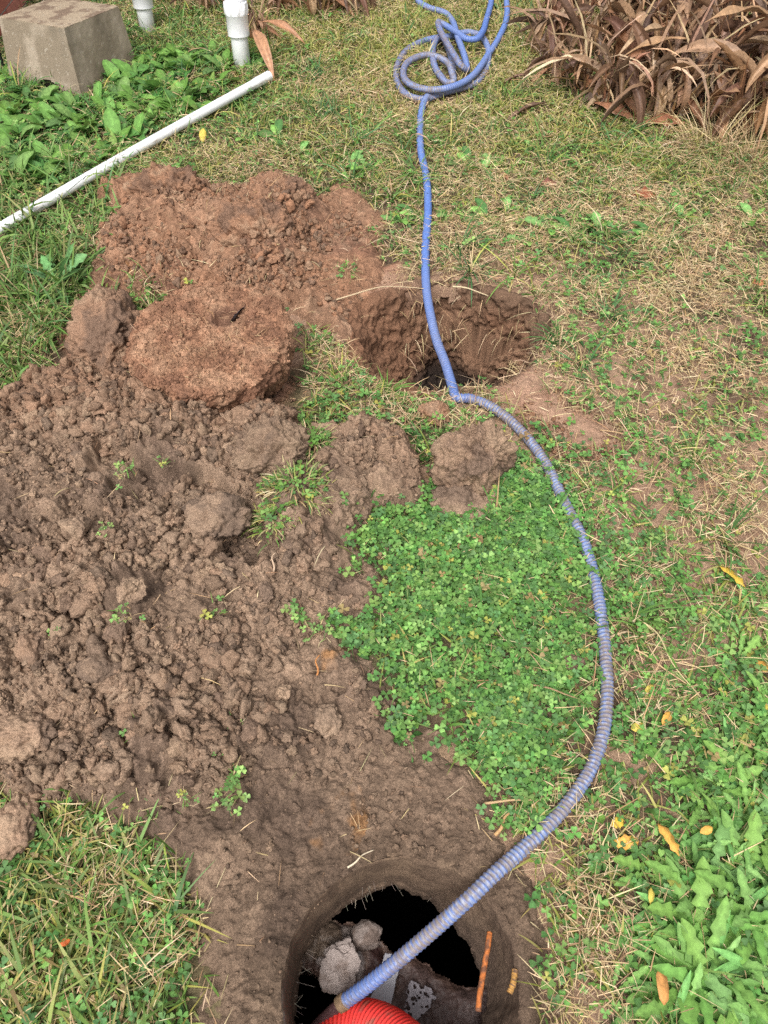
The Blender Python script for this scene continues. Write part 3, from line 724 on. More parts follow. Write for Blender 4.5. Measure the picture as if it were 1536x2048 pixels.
        o = build(name, np.concatenate([V, V - [0, 0, .004]]), [F, Q, F[:, ::-1] + n], mat, np.full((2 * n, 3), col)); recenter(o, (V[:, 0].mean(), V[:, 1].mean(), zf))
        tag(o, label, cat)
    film('puddle_reflection', [(770, 1905), (805, 1912), (790, 1975), (782, 2010), (755, 2030), (735, 2010), (745, 1980)], zt + .022, (.36, .35, .38), False, M_plastic, 'flat pale grey sheet half under the hose in the shaft', 'sheet')
    film('foam_scum', [(822, 1958), (852, 1970), (872, 1985), (866, 2010), (840, 2035), (812, 2038), (806, 2010), (812, 1985)], zt + .024, (.27, .245, .265), True, M_wet, 'lilac grey bubbly foam on the mud beside the red hose', 'foam')
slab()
tag(clod('concrete_chunk', 684, 1930, -.252, (.072, .055, .046), 41, 0, 'x', 6, .4, .6, facet=(.5, .8, .9), pale=(.31, .255, .23)), 'pale broken chunk of concrete on the muddy slab in the shaft', 'rubble')
tag(clod('concrete_chunk', 724, 1874, -.262, (.046, .036, .030), 43, 0, 'x', 5, .5, .2, facet=(.5, .8, .9), pale=(.26, .21, .185)), 'smaller brownish chunk of concrete behind the pale one in the shaft', 'rubble')
# iron bars in the right side of the shaft
def bar(name, a, b, r, col, col2, label, seed):
    a, b = at(*a), at(*b); t = np.linspace(0, 1, 60)[:, None]; P = a * (1 - t) + b * t
    P = P + np.stack([np.sin(t[:, 0] * 5 + seed) * .0015, t[:, 0] * 0, t[:, 0] * 0], -1)
    V, F, th = tube(P, r * (1 + .12 * (fbm(t[:, 0] * 30, t[:, 0] * 0, 1, 3, seed) - .5)), 12)
    n = fbm(t * 14 + seed, th[None] * .7 + 0 * t, 1, 4, seed)
    o = build(name, V, F, M_metal, mix(col, col2, sstep(.46, .6, n)).reshape(-1, 3)); recenter(o, P[-1]); tag(o, label, 'metal bar')
bar('rusty_bar', (978, 1865, -.02), (957, 2022, .012), .0055, (.44, .135, .035), (.17, .07, .035), 'long bright orange rusty bar on the right side of the shaft', 1)
bar('rusty_bar', (1032, 1940, -.005), (1020, 1985, .004), .006, (.42, .22, .06), (.16, .09, .05), 'short dull orange bar stub at the right rim of the shaft', 5)

# ------------------------------------------------------------------ white pipes
def pvc_pipe():
    a, b = at(-60, 492, .05), at(538, 152, .045)
    t = np.linspace(0, 1, 240)[:, None]; P = a * (1 - t) + b * t; P[:, 2] += .006 * np.sin(t[:, 0] * 3.1)
    R = np.full(240, .0205); R[226:] = .0232; R[224:226] = .022
    root = empty('drain_pipe', (*P[120, :2], 0))
    V, F, th = tube(P, R, 28, False)
    g = fbm(t * 22, th[None] * 1.2 + 0 * t, 1, 4, 91)
    C = mix((.70, .70, .70), (.32, .24, .17), sstep(.70, .80, g) * .8)
    C = mix(C, (.28, .27, .28), (np.abs(((t * 9) % 1) - .5) < .06) * (np.abs(th[None] - 1.2) < .1) * .5)
    Vi, Fi, _ = tube(P, R * .86, 28, False); n = len(V)
    e = np.arange(28); r1 = np.stack([e, (e + 1) % 28, (e + 1) % 28 + n, e + n], 1); r2 = r1 + 239 * 28
    o = build('pipe_wall', np.concatenate([V, Vi]) - A([*P[120, :2], 0]), [F[0], Fi[0][:, ::-1] + n, r1, r2[:, ::-1]], M_pvc, np.concatenate([C.reshape(-1, 3), np.full((n, 3), (.45, .45, .44))]), root)
    tag(root, 'long white plastic pipe lying aslant on the grass', 'pipe')
pvc_pipe()
def lathe(prof, ns=80):
    prof = A(prof, float); a = np.linspace(0, 2 * math.pi, ns, endpoint=False)
    V = np.stack([prof[:, 0][:, None] * np.cos(a), prof[:, 0][:, None] * np.sin(a), np.repeat(prof[:, 1][:, None], ns, 1)], -1).reshape(-1, 3)
    return V, [grid_faces(len(prof), ns, wrap=True), np.arange(ns)[None, ::-1], np.arange(ns)[None] + (len(prof) - 1) * ns]
def box(lo, hi, bev=.003):
    bm = bmesh.new(); bmesh.ops.create_cube(bm, size=1)
    for v in bm.verts: v.co = [l + (h - l) * (c + .5) for l, h, c in zip(lo, hi, v.co)]
    if bev: bmesh.ops.bevel(bm, geom=list(bm.edges), offset=bev, segments=2, affect='EDGES')
    V = np.array([v.co[:] for v in bm.verts]); g = {}
    for f in bm.faces: g.setdefault(len(f.verts), []).append([v.index for v in f.verts])
    bm.free(); return V, [A(v) for v in g.values()]
def cleanout(px, py, label, s=1.0, h=.30):
    b = at(px, py); root = empty('cleanout_pipe', (b[0], b[1], -.02), (math.radians(-7), 0, 0))
    wc = (.80, .80, .82)
    V, F = lathe([(.044, -.05), (.044, h * .55), (.0445, h * .56)]); V *= [s, s, 1]; build('pipe', V, F, M_pvc, np.full((len(V), 3), (.74, .75, .75)), root)
    V, F = lathe([(.046, h * .52), (.055, h * .52), (.056, h * .53), (.0565, h * .78), (.059, h * .785), (.059, h * .80), (.0592, h * .81), (.0592, h * .91), (.0592, h * .92), (.0595, h * .93), (.0585, h * .945), (.048, h * .947)]); V *= [s, s, 1]
    a = np.arctan2(V[:, 1], V[:, 0]); V[:, :2] *= (1 + .05 * (np.cos(a * 10) > .6) * (np.abs(V[:, 2] - h * .86) < h * .055))[:, None]
    fit = build('fitting', V, F, M_pvc, np.full((len(V), 3), wc), root)
    V, F = lathe([(.052, h * .945), (.052, h * .985), (.050, h * .995), (.0, h * .996)][:3]); V *= [s, s, 1]
    cap = build('screw_cap', V, F, M_pvc, np.full((len(V), 3), (.78, .79, .82)), root)
    V, F = box((-.025 * s, -.025 * s, h * .99), (.025 * s, .025 * s, h * 1.09), .004); build('square_lug', V, F, M_pvc, np.full((len(V), 3), wc), cap)
    return tag(root, label, 'cleanout pipe')
cleanout(486, 142, 'white capped cleanout pipe standing near the end of the long white pipe', .95, .34)
cleanout(296, 62, 'white capped cleanout pipe standing just right of the concrete block', .95, .25)

# ------------------------------------------------------------------ concrete block
def block():
    c = at(166, 203)                                    # its front bottom corner
    root = empty('concrete_block', (c[0], c[1], -.01), (math.radians(-6), 0, 0))
    # local axes: +x runs along the right face (to the back right), +y along the left face
    a0, a1, H = .47, .41, .31
    n = 60
    u, v = np.meshgrid(np.linspace(0, 1, n), np.linspace(0, 1, n))
    lo = .03
    ang = (math.radians(67), math.radians(153))
    ex, ey = A([math.cos(ang[0]), math.sin(ang[0])]), A([math.cos(ang[1]), math.sin(ang[1])])
    def turn(p):
        return np.concatenate([p[..., :1] * ex + p[..., 1:2] * ey, p[..., 2:]], -1)
    def pos(X, Yv, Zv):                                 # unit box -> tapered block
        k = 1 - (1 - a1 / a0) * Zv
        return np.stack([a0 * ((X - .5) * k + .5), a0 * ((Yv - .5) * k + .5), H * Zv], -1)
    faces, Vs, Cs, off = [], [], [], 0
    def sheet(f):
        nonlocal off
        P = f(u, v); p = pos(*P)
        rd = .010                                        # softened, chipped edges
        ed = np.minimum.reduce([np.minimum(q, 1 - q) * s for q, s in ((P[0], 2), (P[1], 2))])
        nn = fbm3(p + 3, 40, 4, 17) - .5
        p = p + (pos(*[A(x) * .994 + .003 for x in P]) - p) * 1.0 + (nn * .004)[..., None]
        g = fbm3(p * [1, 1, .5], 11, 4, 18)
        C = mix((.325, .265, .20), (.22, .175, .125), sstep(.4, .62, g))
        top = P[2] > .999
        C = np.where(top[..., None], mix((.30, .235, .165), (.17, .12, .085), sstep(.42, .62, fbm3(p, 22, 4, 20))), C)
        sp = fbm3(p, 150, 2, 21); C = mix(C, (.44, .39, .32), (sp > .76) * .5); C = mix(C, (.13, .11, .085), (1 - top[..., None] * 1.0)[..., 0] * sstep(.55, .75, fbm3(p * [1, 1, .25], 13, 3, 24)) * sstep(.3, 1, P[2]) * .6)
        lowd = sstep(.25, 0, P[2]); C = mix(C, (.16, .115, .08), lowd * .7 * (fbm3(p, 9, 3, 23) > .42))
        Vs.append(p.reshape(-1, 3)); Cs.append(C.reshape(-1, 3)); faces.append(grid_faces(n, n) + off); off += n * n
        return p
    sheet(lambda u, v: (u, 0 * u, v)); sheet(lambda u, v: (0 * u, 1 - u, v)); sheet(lambda u, v: (u, v, 0 * u + 1)); sheet(lambda u, v: (1 + 0 * u, u, v)); sheet(lambda u, v: (1 - u, 1 + 0 * u, v))
    F = np.concatenate(faces); V = np.concatenate(Vs); C = np.concatenate(Cs)
    # the notch at the foot of the left face
    cen = V[F].mean(1)
    nx = (np.abs(cen[:, 0]) < .03) & (cen[:, 1] > .13) & (cen[:, 1] < .29) & (cen[:, 2] < .075 - 5 * (cen[:, 1] - .21) ** 2)
    F = F[~nx]
    V, F, C = compact(V, F, C)
    body = build('block_body', turn(V), [F], M_conc, C, root)
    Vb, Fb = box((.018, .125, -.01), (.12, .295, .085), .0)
    build('notch_recess', turn(Vb), [f[:, ::-1] for f in Fb], M_black, np.full((len(Vb), 3), (.02, .018, .015)), root, False)  # near-black box: the shade inside the notch is painted
    tag(root, 'weathered tapering concrete block with a dark notch at its foot', 'concrete block')
block()
# brick wall behind the block, running back along the left
def brick_wall():
    root = empty('brick_wall', (-2.06, 6.0, 0))
    b, m = Acc(), Acc()
    Vb, Fb = box((-.12, -1.9, -.05), (-.004, 3.5, 1.3), 0); m.add(Vb, Fb, (.42, .38, .34))
    r = np.random.default_rng(4); z, k = .02, 0
    while z < 1.25:
        y = -1.9 + (.11 if k % 2 else 0)
        while y < 3.3:
            Vb, Fb = box((-.10, y, z), (.004 + r.uniform(-.001, .001), y + .205, z + .062), .003)
            b.add(Vb, Fb, A(mix((.40, .12, .085), (.50, .2, .15), r.random())) * r.uniform(.8, 1.1)); y += .216
        z += .073; k += 1
    build_ = m.build('mortar', M_conc, root, False); b.build('brickwork', M_brick, root, False)
    tag(root, 'red brick house wall behind the concrete block', 'brick wall')
brick_wall()
P = np.stack([np.linspace(-.004, .006, 30), np.linspace(0, .012, 30), np.linspace(-.02, .42, 30)], -1)
V, F, _ = tube(P, .0075, 12); cb = build('black_conduit', V, F, M_plastic, np.full((len(V), 3), (.012, .012, .013))); cb.location = at(14, 150)
tag(cb, 'thin black conduit rising beside the concrete block', 'conduit')

# ------------------------------------------------------------------ leaves and blades
def template(rows, cols=(-1, 0, 1)):
    """rows: (u at the midrib, u at the edge, half width)"""
    V = []
    for um, ue, w in rows:
        for c in cols: V.append((um + (ue - um) * abs(c), c * w))
    return A(V), grid_faces(len(rows), len(cols))
T_blade = template([(0, 0, .35), (.25, .25, .5), (.5, .5, .47), (.75, .75, .33), (.92, .92, .15), (1, 1, .02)], (-1, 1))
T_stem = template([(0, 0, .5), (.35, .35, .5), (.7, .7, .5), (1, 1, .4)], (-1, 1))
T_clover = template([(0, 0, .04), (.25, .28, .27), (.55, .6, .47), (.8, .88, .44), (.88, .99, .25)])
T_round = template([(0, 0, .06), (.15, .15, .32), (.45, .45, .5), (.75, .75, .4), (.93, .93, .2), (1, 1, .03)])
T_lance = template([(0, 0, .05), (.12, .12, .1), (.3, .3, .32), (.4, .4, .43), (.55, .55, .5), (.67, .67, .48), (.78, .78, .4), (.92, .92, .2), (1, 1, .03)])
T_dand = template([(0, 0, .05), (.12, .12, .07), (.22, .19, .2), (.27, .26, .08), (.36, .33, .3), (.42, .42, .12), (.5, .46, .42), (.57, .57, .2), (.66, .62, .5), (.75, .75, .3), (.83, .82, .42), (.93, .93, .24), (1, 1, .03)])
T_lobe = template([(0, 0, .05), (.12, .12, .12), (.26, .24, .38), (.36, .37, .26), (.5, .5, .5), (.62, .63, .34), (.76, .76, .42), (.9, .9, .28), (1, 1, .08)])
cr_rows = [(u, u, w) for u, w in zip(np.linspace(0, 1, 13), (.05, .12, .26, .4, .48, .5, .49, .45, .4, .32, .22, .12, .02))]
T_canna = template(cr_rows, (-1, -.5, 0, .5, 1))
R_ = rng
def leaves(acc, T, P, az, L, Wd, el, curl, c0, c1, roll=0., twist=0., fold=0., wav=0., rib=0.):
    tv, tf = T; n = len(P); u, v = tv[:, 0][None], tv[:, 1][None]
    e = lambda q: np.broadcast_to(A(q, float), (n,))[:, None]
    az, L, Wd, el, roll, twist, fold, wav = map(e, (az, L, Wd, el, roll, twist, fold, wav))
    c = e(curl); c = np.where(np.abs(c) < 1e-3, 1e-3, c)
    ang = el - c * u
    f = L * (np.sin(el) - np.sin(ang)) / c; zz = L * (np.cos(ang) - np.cos(el)) / c
    rho = roll + twist * u
    a_s = v * Wd; up = np.abs(v) * Wd * fold + wav * Wd * np.sin(u * 13 + P[:, :1] * 977 + np.sign(v) * 1.3) * np.abs(v) * 2
    side = a_s * np.cos(rho) - up * np.sin(rho); nor = a_s * np.sin(rho) + up * np.cos(rho)
    f = f - nor * np.sin(ang); zz = zz + nor * np.cos(ang)
    X = P[:, :1] + f * np.cos(az) - side * np.sin(az); Yv = P[:, 1:2] + f * np.sin(az) + side * np.cos(az)
    V = np.stack([X, Yv, P[:, 2:3] + zz], -1).reshape(-1, 3)
    F = (tf[None] + (np.arange(n) * len(tv))[:, None, None]).reshape(-1, 4)
    c0, c1 = np.broadcast_to(A(c0), (n, 3)), np.broadcast_to(A(c1), (n, 3))
    C = c0[:, None] * (1 - u[..., None]) + c1[:, None] * u[..., None]
    if rib: C = C * (1 + rib * np.exp(-(v / .06) ** 2))[..., None]
    acc.add(V, [F], C.reshape(-1, 3))
def pick(cols, n, jit=.25):
    c = A(cols)[R_.integers(0, len(cols), n)]
    return c * R_.uniform(1 - jit, 1 + jit, (n, 1)) * R_.uniform(.92, 1.08, (n, 3))
U = lambda a, b, n: R_.uniform(a, b, n)

GREEN = [(.10, .20, .04), (.13, .25, .05), (.085, .175, .05), (.17, .27, .07)]
DEEP = [(.06, .15, .035), (.085, .19, .045), (.07, .165, .055)]
YELLOW = [(.35, .35, .08), (.28, .33, .07), (.42, .36, .12), (.22, .28, .06)]
STRAW = [(.52, .39, .22), (.60, .47, .29), (.42, .29, .16), (.48, .37, .2), (.35, .22, .12)]
CLOV = [(.108, .238, .055), (.138, .275, .066), (.082, .185, .048), (.195, .33, .09), (.105, .21, .07)]
# lawn control points: px, py, 0, green, yellow-green, straw, clover
LAWN = [(100, 260, 0, .9, .0, .15, .8), (60, 420, 0, 1, .1, .35, .5), (250, 260, 0, .9, .1, .3, .8), (330, 330, 0, .7, .3, .7, .4), (450, 250, 0, .7, .15, .2, .9), (600, 260, 0, .8, .3, .5, .5), (560, 330, 0, .8, .2, .6, .5),
        (600, 90, 0, .6, 1, .4, .2), (720, 60, 0, .5, 1.2, .5, .1), (720, 180, 0, .5, 1, .9, .2), (700, 280, 0, .6, .5, 1, .3), (560, 150, 0, .8, .4, .5, .4), (350, 120, 0, .9, .2, .2, .8),
        (760, 30, 0, .4, 1.2, .6, .1), (950, 30, 0, .4, 1.2, .6, .1), (1080, 60, 0, .6, 1.1, .5, .1), (900, 200, 0, .5, .9, .8, .1), (1000, 200, 0, .5, 1, .7, .1), (820, 330, 0, .9, .3, .6, .3), (760, 330, 0, 1, .2, .4, .4),
        (950, 300, 0, .9, .4, .6, .2), (1100, 280, 0, .7, .8, .6, .3), (1200, 320, 0, .7, .7, .7, .4), (1400, 330, 0, .8, .4, .8, .2), (1500, 400, 0, .8, .2, 1.1, .1), (1000, 380, 0, .6, .2, 1, .4), (1150, 400, 0, .4, .2, 1.2, .4), (1300, 430, 0, .6, .2, 1.0, .3),
        (1000, 470, 0, .3, .1, 1.1, .7), (1150, 480, 0, .5, .1, .8, .9), (920, 520, 0, .4, .1, 1, .4), (1100, 560, 0, .5, .1, 1, .6), (1250, 560, 0, .4, .1, 1.3, .4), (1420, 560, 0, .3, .1, 1.4, .3), (1500, 500, 0, .5, .1, 1.2, .2), (1150, 650, 0, .3, .0, .9, .8),
        (1300, 680, 0, .25, .0, .9, .8), (1450, 660, 0, .2, .0, 1.3, .4), (1500, 730, 0, .2, .0, 1.0, .8), (1180, 760, 0, .2, .0, .7, .5), (1300, 800, 0, .15, .0, .9, .35), (1450, 800, 0, .25, .1, 1.1, .35), (1250, 940, 0, .2, .1, .4, 1.3), (1400, 900, 0, .3, .1, .9, .6),
        (1500, 950, 0, .4, .2, .8, .5), (1300, 1030, 0, .3, .1, .6, .8), (1420, 1060, 0, .15, .0, .7, .15), (1450, 1180, 0, .4, .1, .6, .5), (1300, 1150, 0, .6, .1, .5, .9), (1280, 1290, 0, .5, .1, .6, .5), (1400, 1300, 0, .8, .1, .5, .8), (1320, 1450, 0, .7, .1, .35, 1.1),
        (1480, 1400, 0, 1.2, .1, .3, 1.3), (1250, 1550, 0, .6, .1, .4, 1.0), (1400, 1560, 0, 1.0, .1, .3, 1.3), (1150, 1680, 0, .3, .2, 1.6, .6), (1230, 1750, 0, .3, .2, 1.7, .6), (1150, 1850, 0, .3, .2, 1.7, .7), (1200, 1960, 0, .25, .2, 1.9, .5), (1100, 2000, 0, .2, .2, 2.2, .3),
        (1300, 1900, 0, .3, .1, .5, .6), (1450, 1750, 0, .8, 0, .2, .7), (1450, 1950, 0, .8, 0, .2, .6), (1530, 1850, 0, .8, 0, .2, .6), (950, 1250, 0, .5, .05, .06, 2.3), (1100, 1200, 0, .5, .05, .06, 2.3), (850, 1120, 0, .5, .05, .06, 2.2), (1000, 1450, 0, .5, .05, .08, 2.3), (1120, 1480, 0, .35, .1, .3, 1.5), (950, 1540, 0, .3, .1, .1, 2.0),
        (1050, 1050, 0, .5, .1, .1, 2.1), (700, 790, 0, .6, .2, .5, 1.2), (620, 780, 0, .5, .2, 1.0, .5), (800, 760, 0, .4, .1, 1.2, .5), (760, 840, 0, .5, .2, .6, 1.2), (640, 690, 0, .5, .1, .6, .9), (840, 870, 0, .6, .1, .5, 1.1),
        (100, 560, 0, 1.3, .1, .5, .4), (40, 660, 0, 1.4, .1, .8, .1), (60, 760, 0, 1.0, .1, 1.1, .1), (150, 480, 0, 1, .1, .6, .5), (150, 1850, 0, 1.3, .5, .5, .9), (300, 1900, 0, 1.0, .3, .5, 1.3), (60, 1950, 0, 1.2, .5, 1.3, .4), (300, 2020, 0, 1.0, .4, .6, .9),
        (1350, 100, 0, .7, .3, .5, 0), (1200, 150, 0, .7, .4, .5, 0), (1000, 600, 0, .3, 0, .8, .3), (930, 830, 0, .3, .1, .9, .4)]
LAWN = [(p[0], p[1], 0, p[3] * (1 if p[0] < 900 or p[1] < 420 else .55), p[4], p[5] * 1.15, p[6] if p[6] > 1.4 else p[6] * (.45 if p[1] > 1100 and p[0] > 1100 else .24)) for p in LAWN]
HC = np.unique(np.round(np.concatenate([Pp[:, :2] + A([dx, dy]) for dx in (-.012, 0, .012) for dy in (-.012, 0, .012)]) / .008).astype(int) @ A([1, 100000]))
def off_hose(x, y):
    return ~np.isin(np.round(np.stack([x, y], -1) / .008).astype(int) @ A([1, 100000]), HC)
def free_of_dirt(x, y, soft=.05):
    ja = (fbm(x, y, 7, 5, 41, .6) - .5) * .17; jb = (fbm(x, y, 7, 5, 42, .6) - .5) * .17
    a = sdist(POLY_A, x, y) + ja; b = sdist(POLY_B, x, y) + jb; r = sdist(POLY_R, x, y); l = np.maximum(sdist(POLY_L, x, y), sdist(POLY_S, x, y) + ja)
    m = sstep(.05, -.05, a) * sstep(.09, -.05, b) * (1 - .85 * sstep(-.03, .03, r + ja)) * sstep(.02, -.04, l)
    d, q = pit_depth(x, y); m *= sstep(1.0, 1.14, q + jb * 1.5)
    m *= sstep(.0, .05, np.hypot(x - LID[0], y - LID[1]) - .25)
    hr, rr = hole_r(x, y); return m * (rr > hr + .03)
def scatter(N, col, scale=1.0, seed=0, bed=None, thin=0.0):
    """random standing places for one kind of plant: N candidates, kept by the lawn map; patchy"""
    N = int(N * 1.1); y = R_.uniform(-.1, 5.6, N); hw = 1.7 + y * .28
    x = R_.uniform(-2.9, 2.9, N); k = np.abs(x) < hw; x, y = x[k], y[k]
    w = regress(LAWN, x, y, .13, 4)[:, col] * scale
    if thin: w = w * (1 - thin * np.clip((y - 2.0) / 3.0, 0, 1))
    w = w * (.35 + 1.3 * sstep(.3, .7, fbm(x, y, 7, 3, 900 + seed)))
    k = (R_.random(len(x)) < np.minimum(w, 1) * free_of_dirt(x, y)) & (off_hose(x, y) | (R_.random(len(x)) < (.25 if col == 2 else .06)))
    x, y = x[k], y[k]
    z = ground_h(x, y)
    k = (sdist(POLY_A, x, y) > -.16) | (sdist(POLY_B, x, y) > -.16)
    if k.any(): z[k] = surf(x[k], y[k])
    return np.stack([x, y, z], -1)
def norm_el(a): return np.radians(a)

# --- grass
acc = Acc()
P = scatter(330000, 0, .5, 1); n = len(P); L = U(.02, .08, n) * (.8 + .7 * (R_.random(n) < .15)); lf = sstep(-.7, -1.1, P[:, 0]) * sstep(1.4, 1.8, P[:, 1]) * sstep(3.6, 2.8, P[:, 1]); L = L * (1 + 1.1 * lf)
c = pick(GREEN, n); tip = mix(c, (.34, .30, .12), R_.random(n) ** 3)
leaves(acc, T_blade, P, U(0, 6.28, n), L, U(.0028, .0058, n) * (1 + .7 * lf), norm_el(U(15, 80, n)), U(.2, 1.9, n), c * .8, tip, U(-.6, .6, n), U(-1, 1, n), .25)
P = scatter(420000, 1, .6, 2); n = len(P); c = pick(YELLOW, n)
leaves(acc, T_blade, P, U(0, 6.28, n), U(.03, .085, n), U(.003, .0058, n), norm_el(U(8, 70, n)), U(.1, 1.6, n), c * .75, mix(c, (.5, .4, .16), R_.random(n) ** 2 * .8), U(-.6, .6, n), U(-1, 1, n), .2)
Q = scatter(2600, 0, .55, 6); Q = Q[Q[:, 1] > .9]; nb = R_.integers(10, 34, len(Q)); q = np.repeat(np.arange(len(Q)), nb); n = len(q)
sz = U(.6, 1.5, len(Q))[q]; a = U(0, 6.28, n); P = Q[q] + np.stack([np.cos(a), np.sin(a), 0 * a], -1) * (U(0, .02, n) * sz)[:, None]; k = off_hose(P[:, 0], P[:, 1]); 
c = pick(GREEN + DEEP, len(Q), .2)[q] * U(.8, 1.2, n)[:, None]; c = np.where((R_.random(n) < .2)[:, None], pick(STRAW + YELLOW, n), c)
args = [a + U(-.5, .5, n), U(.05, .15, n) * sz, U(.003, .0068, n), norm_el(U(20, 80, n)), U(.5, 2.2, n)]
leaves(acc, T_blade, P[k], *[v[k] for v in args], c[k] * .85, c[k] * 1.1, U(-.6, .6, k.sum()), U(-1, 1, k.sum()), .3, rib=.12)
tag(acc.build('grass', M_grass), 'thin green and yellowing lawn grass', 'grass', kind='stuff')
# --- straw: dry cut grass lying about
acc = Acc()
P = scatter(560000, 2, .5, 3); n = len(P); P[:, 2] += U(.004, .042, n)
c = pick(STRAW, n)
leaves(acc, T_blade, P, U(0, 6.28, n), U(.012, .04, n) * (1 + 2.4 * R_.random(n) ** 4), U(.001, .0026, n), norm_el(U(-6, 22, n) + (R_.random(n) < .12) * 25), U(-.3, .9, n), c, c * 1.05, U(-.8, .8, n), U(-1, 1, n), .2)
tag(acc.build('dry_grass', M_straw), 'dry tan cut grass lying on the lawn', 'dry grass', kind='stuff')
# --- clover
def clover(acc, P, size, hmin, hmax, cols, spread=.3):
    n = len(P); c = pick(cols, n, .3); h = U(hmin, hmax, n)
    az = U(0, 6.28, n); el = norm_el(U(50, 90, n)); cu = U(0, .5, n)
    stem = c * .9; leaves(acc, T_stem, P, az, h, np.full(n, .0013), el, cu, stem * .8, stem)
    a2 = el - cu; cc = np.where(np.abs(cu) < 1e-3, 1e-3, cu)
    f = h * (np.sin(el) - np.sin(a2)) / cc; zz = h * (np.cos(a2) - np.cos(el)) / cc
    Q = P + np.stack([f * np.cos(az), f * np.sin(az), zz], -1)
    b = U(0, 6.28, n); s = size * (.5 + .9 * R_.random(n) ** 1.2); tilt = U(-.35, .55, n)
    old = R_.random(n) < .05
    c = np.where(old[:, None], pick([(.33, .33, .08), (.28, .2, .09)], n), c)
    for k in range(3):
        g = b + k * 2.094 + U(-.15, .15, n)
        elv = tilt * np.cos(g - b - 1) + U(-.05, .4, n)
        leaves(acc, T_clover, Q, g, s, s * .95, elv, U(-.1, .6, n), c * .92, c * U(.95, 1.15, n)[:, None], U(-.3, .3, n), 0, U(-.05, .35, n), rib=.18)
acc = Acc()
P = scatter(620000, 3, .37, 4, thin=.45)
clover(acc, P, .0122, .006, .05, CLOV)
tag(acc.build('clover', M_leaf), 'green clover leaves carpeting the lawn', 'clover', kind='stuff')
print('clover', len(P))
# --- small mixed broad leaves in the lawn (chickweed, plantain seedlings)
acc = Acc()
P = scatter(110000, 3, .3, 5); n = len(P); c = pick(GREEN + DEEP, n)
leaves(acc, T_lance, P, U(0, 6.28, n), U(.015, .045, n), U(.007, .018, n), norm_el(U(0, 60, n)), U(.2, 1.3, n), c * .85, c, U(-.4, .4, n), 0, .2, rib=.2)
tag(acc.build('ground_weeds', M_leaf), 'small mixed broad leaved weeds low in the lawn', 'weeds', kind='stuff')
# --- coarse grass in the near left corner
acc = Acc()
Pc = poly([(-150, 1700), (20, 1640), (170, 1660), (260, 1720), (340, 1830), (300, 1960), (330, 2060), (320, 2250), (-150, 2250)])
x, y = U(Pc[:, 0].min(), Pc[:, 0].max(), 2600), U(Pc[:, 1].min(), Pc[:, 1].max(), 2600); k = sdist(Pc, x, y) > U(-.02, .08, 2600)
x, y = x[k][:800], y[k][:800]; n = len(x); P = np.stack([x, y, ground_h(x, y)], -1)
c = pick(GREEN * 4 + DEEP + YELLOW[:2] + [(.42, .32, .16), (.22, .13, .07), (.30, .2, .1)], n)
leaves(acc, T_blade, P, U(-1.0, 2.6, n), U(.05, .17, n), U(.003, .0095, n), norm_el(U(3, 50, n)), U(.0, 1.4, n), c, mix(c, (.4, .33, .12), R_.random(n) ** 2), U(-.5, .5, n), U(-.8, .8, n), .25, rib=.15)
tag(acc.build('coarse_grass', M_grass), 'coarse flattened grass in the near left corner', 'grass', kind='stuff')
# --- straws and rootlets over the dug earth
acc = Acc()
for P_, N_ in ((POLY_A, 420), (POLY_B, 380)):
    lo, hi = P_.min(0), P_.max(0); x, y = U(max(lo[0], -1.1), hi[0], N_), U(max(lo[1], 0), hi[1], N_)
    k = sdist(P_, x, y) > 0; hr, rr = hole_r(x, y); k &= rr > hr + .02; x, y = x[k], y[k]; n = len(x)
    P = np.stack([x, y, surf(x, y) + .003], -1); c = pick(STRAW + [(.3, .2, .12), (.24, .15, .09)], n)
    leaves(acc, T_blade, P, U(0, 6.28, n), U(.02, .085, n), U(.0012, .0024, n), norm_el(U(0, 40, n)), U(-.4, 2.0, n), c, c, U(-.8, .8, n), U(-2, 2, n), .2)
a = U(0, 6.28, 260); r = LID[None] + np.stack([np.cos(a), np.sin(a)], -1) * U(.06, .235, 260)[:, None]; n = 260
P = np.stack([r[:, 0], r[:, 1], np.full(n, .226)], -1); c = pick([(.42, .26, .15), (.5, .33, .2), (.34, .19, .1)], n)
leaves(acc, T_blade, P, U(0, 6.28, n), U(.01, .05, n), U(.0008, .0016, n), norm_el(U(0, 30, n)), U(-.4, 1.8, n), c, c, U(-.8, .8, n), U(-2, 2, n), .2)
a = U(-.2, 3.4, 70); Rw = HOLE_R * .98; P = np.stack([HOLE[0] + Rw * np.cos(a), HOLE[1] + Rw * np.sin(a), U(-.215, -.15, 70)], -1); c = pick([(.2, .17, .14), (.3, .26, .2)], 70)
leaves(acc, T_stem, P, a + math.pi + U(-.8, .8, 70), U(.012, .045, 70), U(.0005, .001, 70), norm_el(U(-70, 10, 70)), U(-.5, 1.5, 70), c, c)
d = U(0, 6.28, 260); rr_ = PIT_R * U(.8, 1.2, 260); P = np.stack([PIT[0] + rr_ * np.cos(d), PIT[1] + rr_ * np.sin(d), 0 * d], -1); P[:, 2] = ground_h(P[:, 0], P[:, 1]) + .004; c = pick(STRAW, 260)
leaves(acc, T_blade, P, d + math.pi + U(-1, 1, 260), U(.03, .12, 260), U(.0012, .0026, 260), norm_el(U(-30, 25, 260)), U(.3, 2.0, 260), c, c, 0, U(-1, 1, 260), .2)
tag(acc.build('plant_debris', M_straw), 'loose straws and rootlets strewn over the dug earth', 'plant debris', kind='stuff')

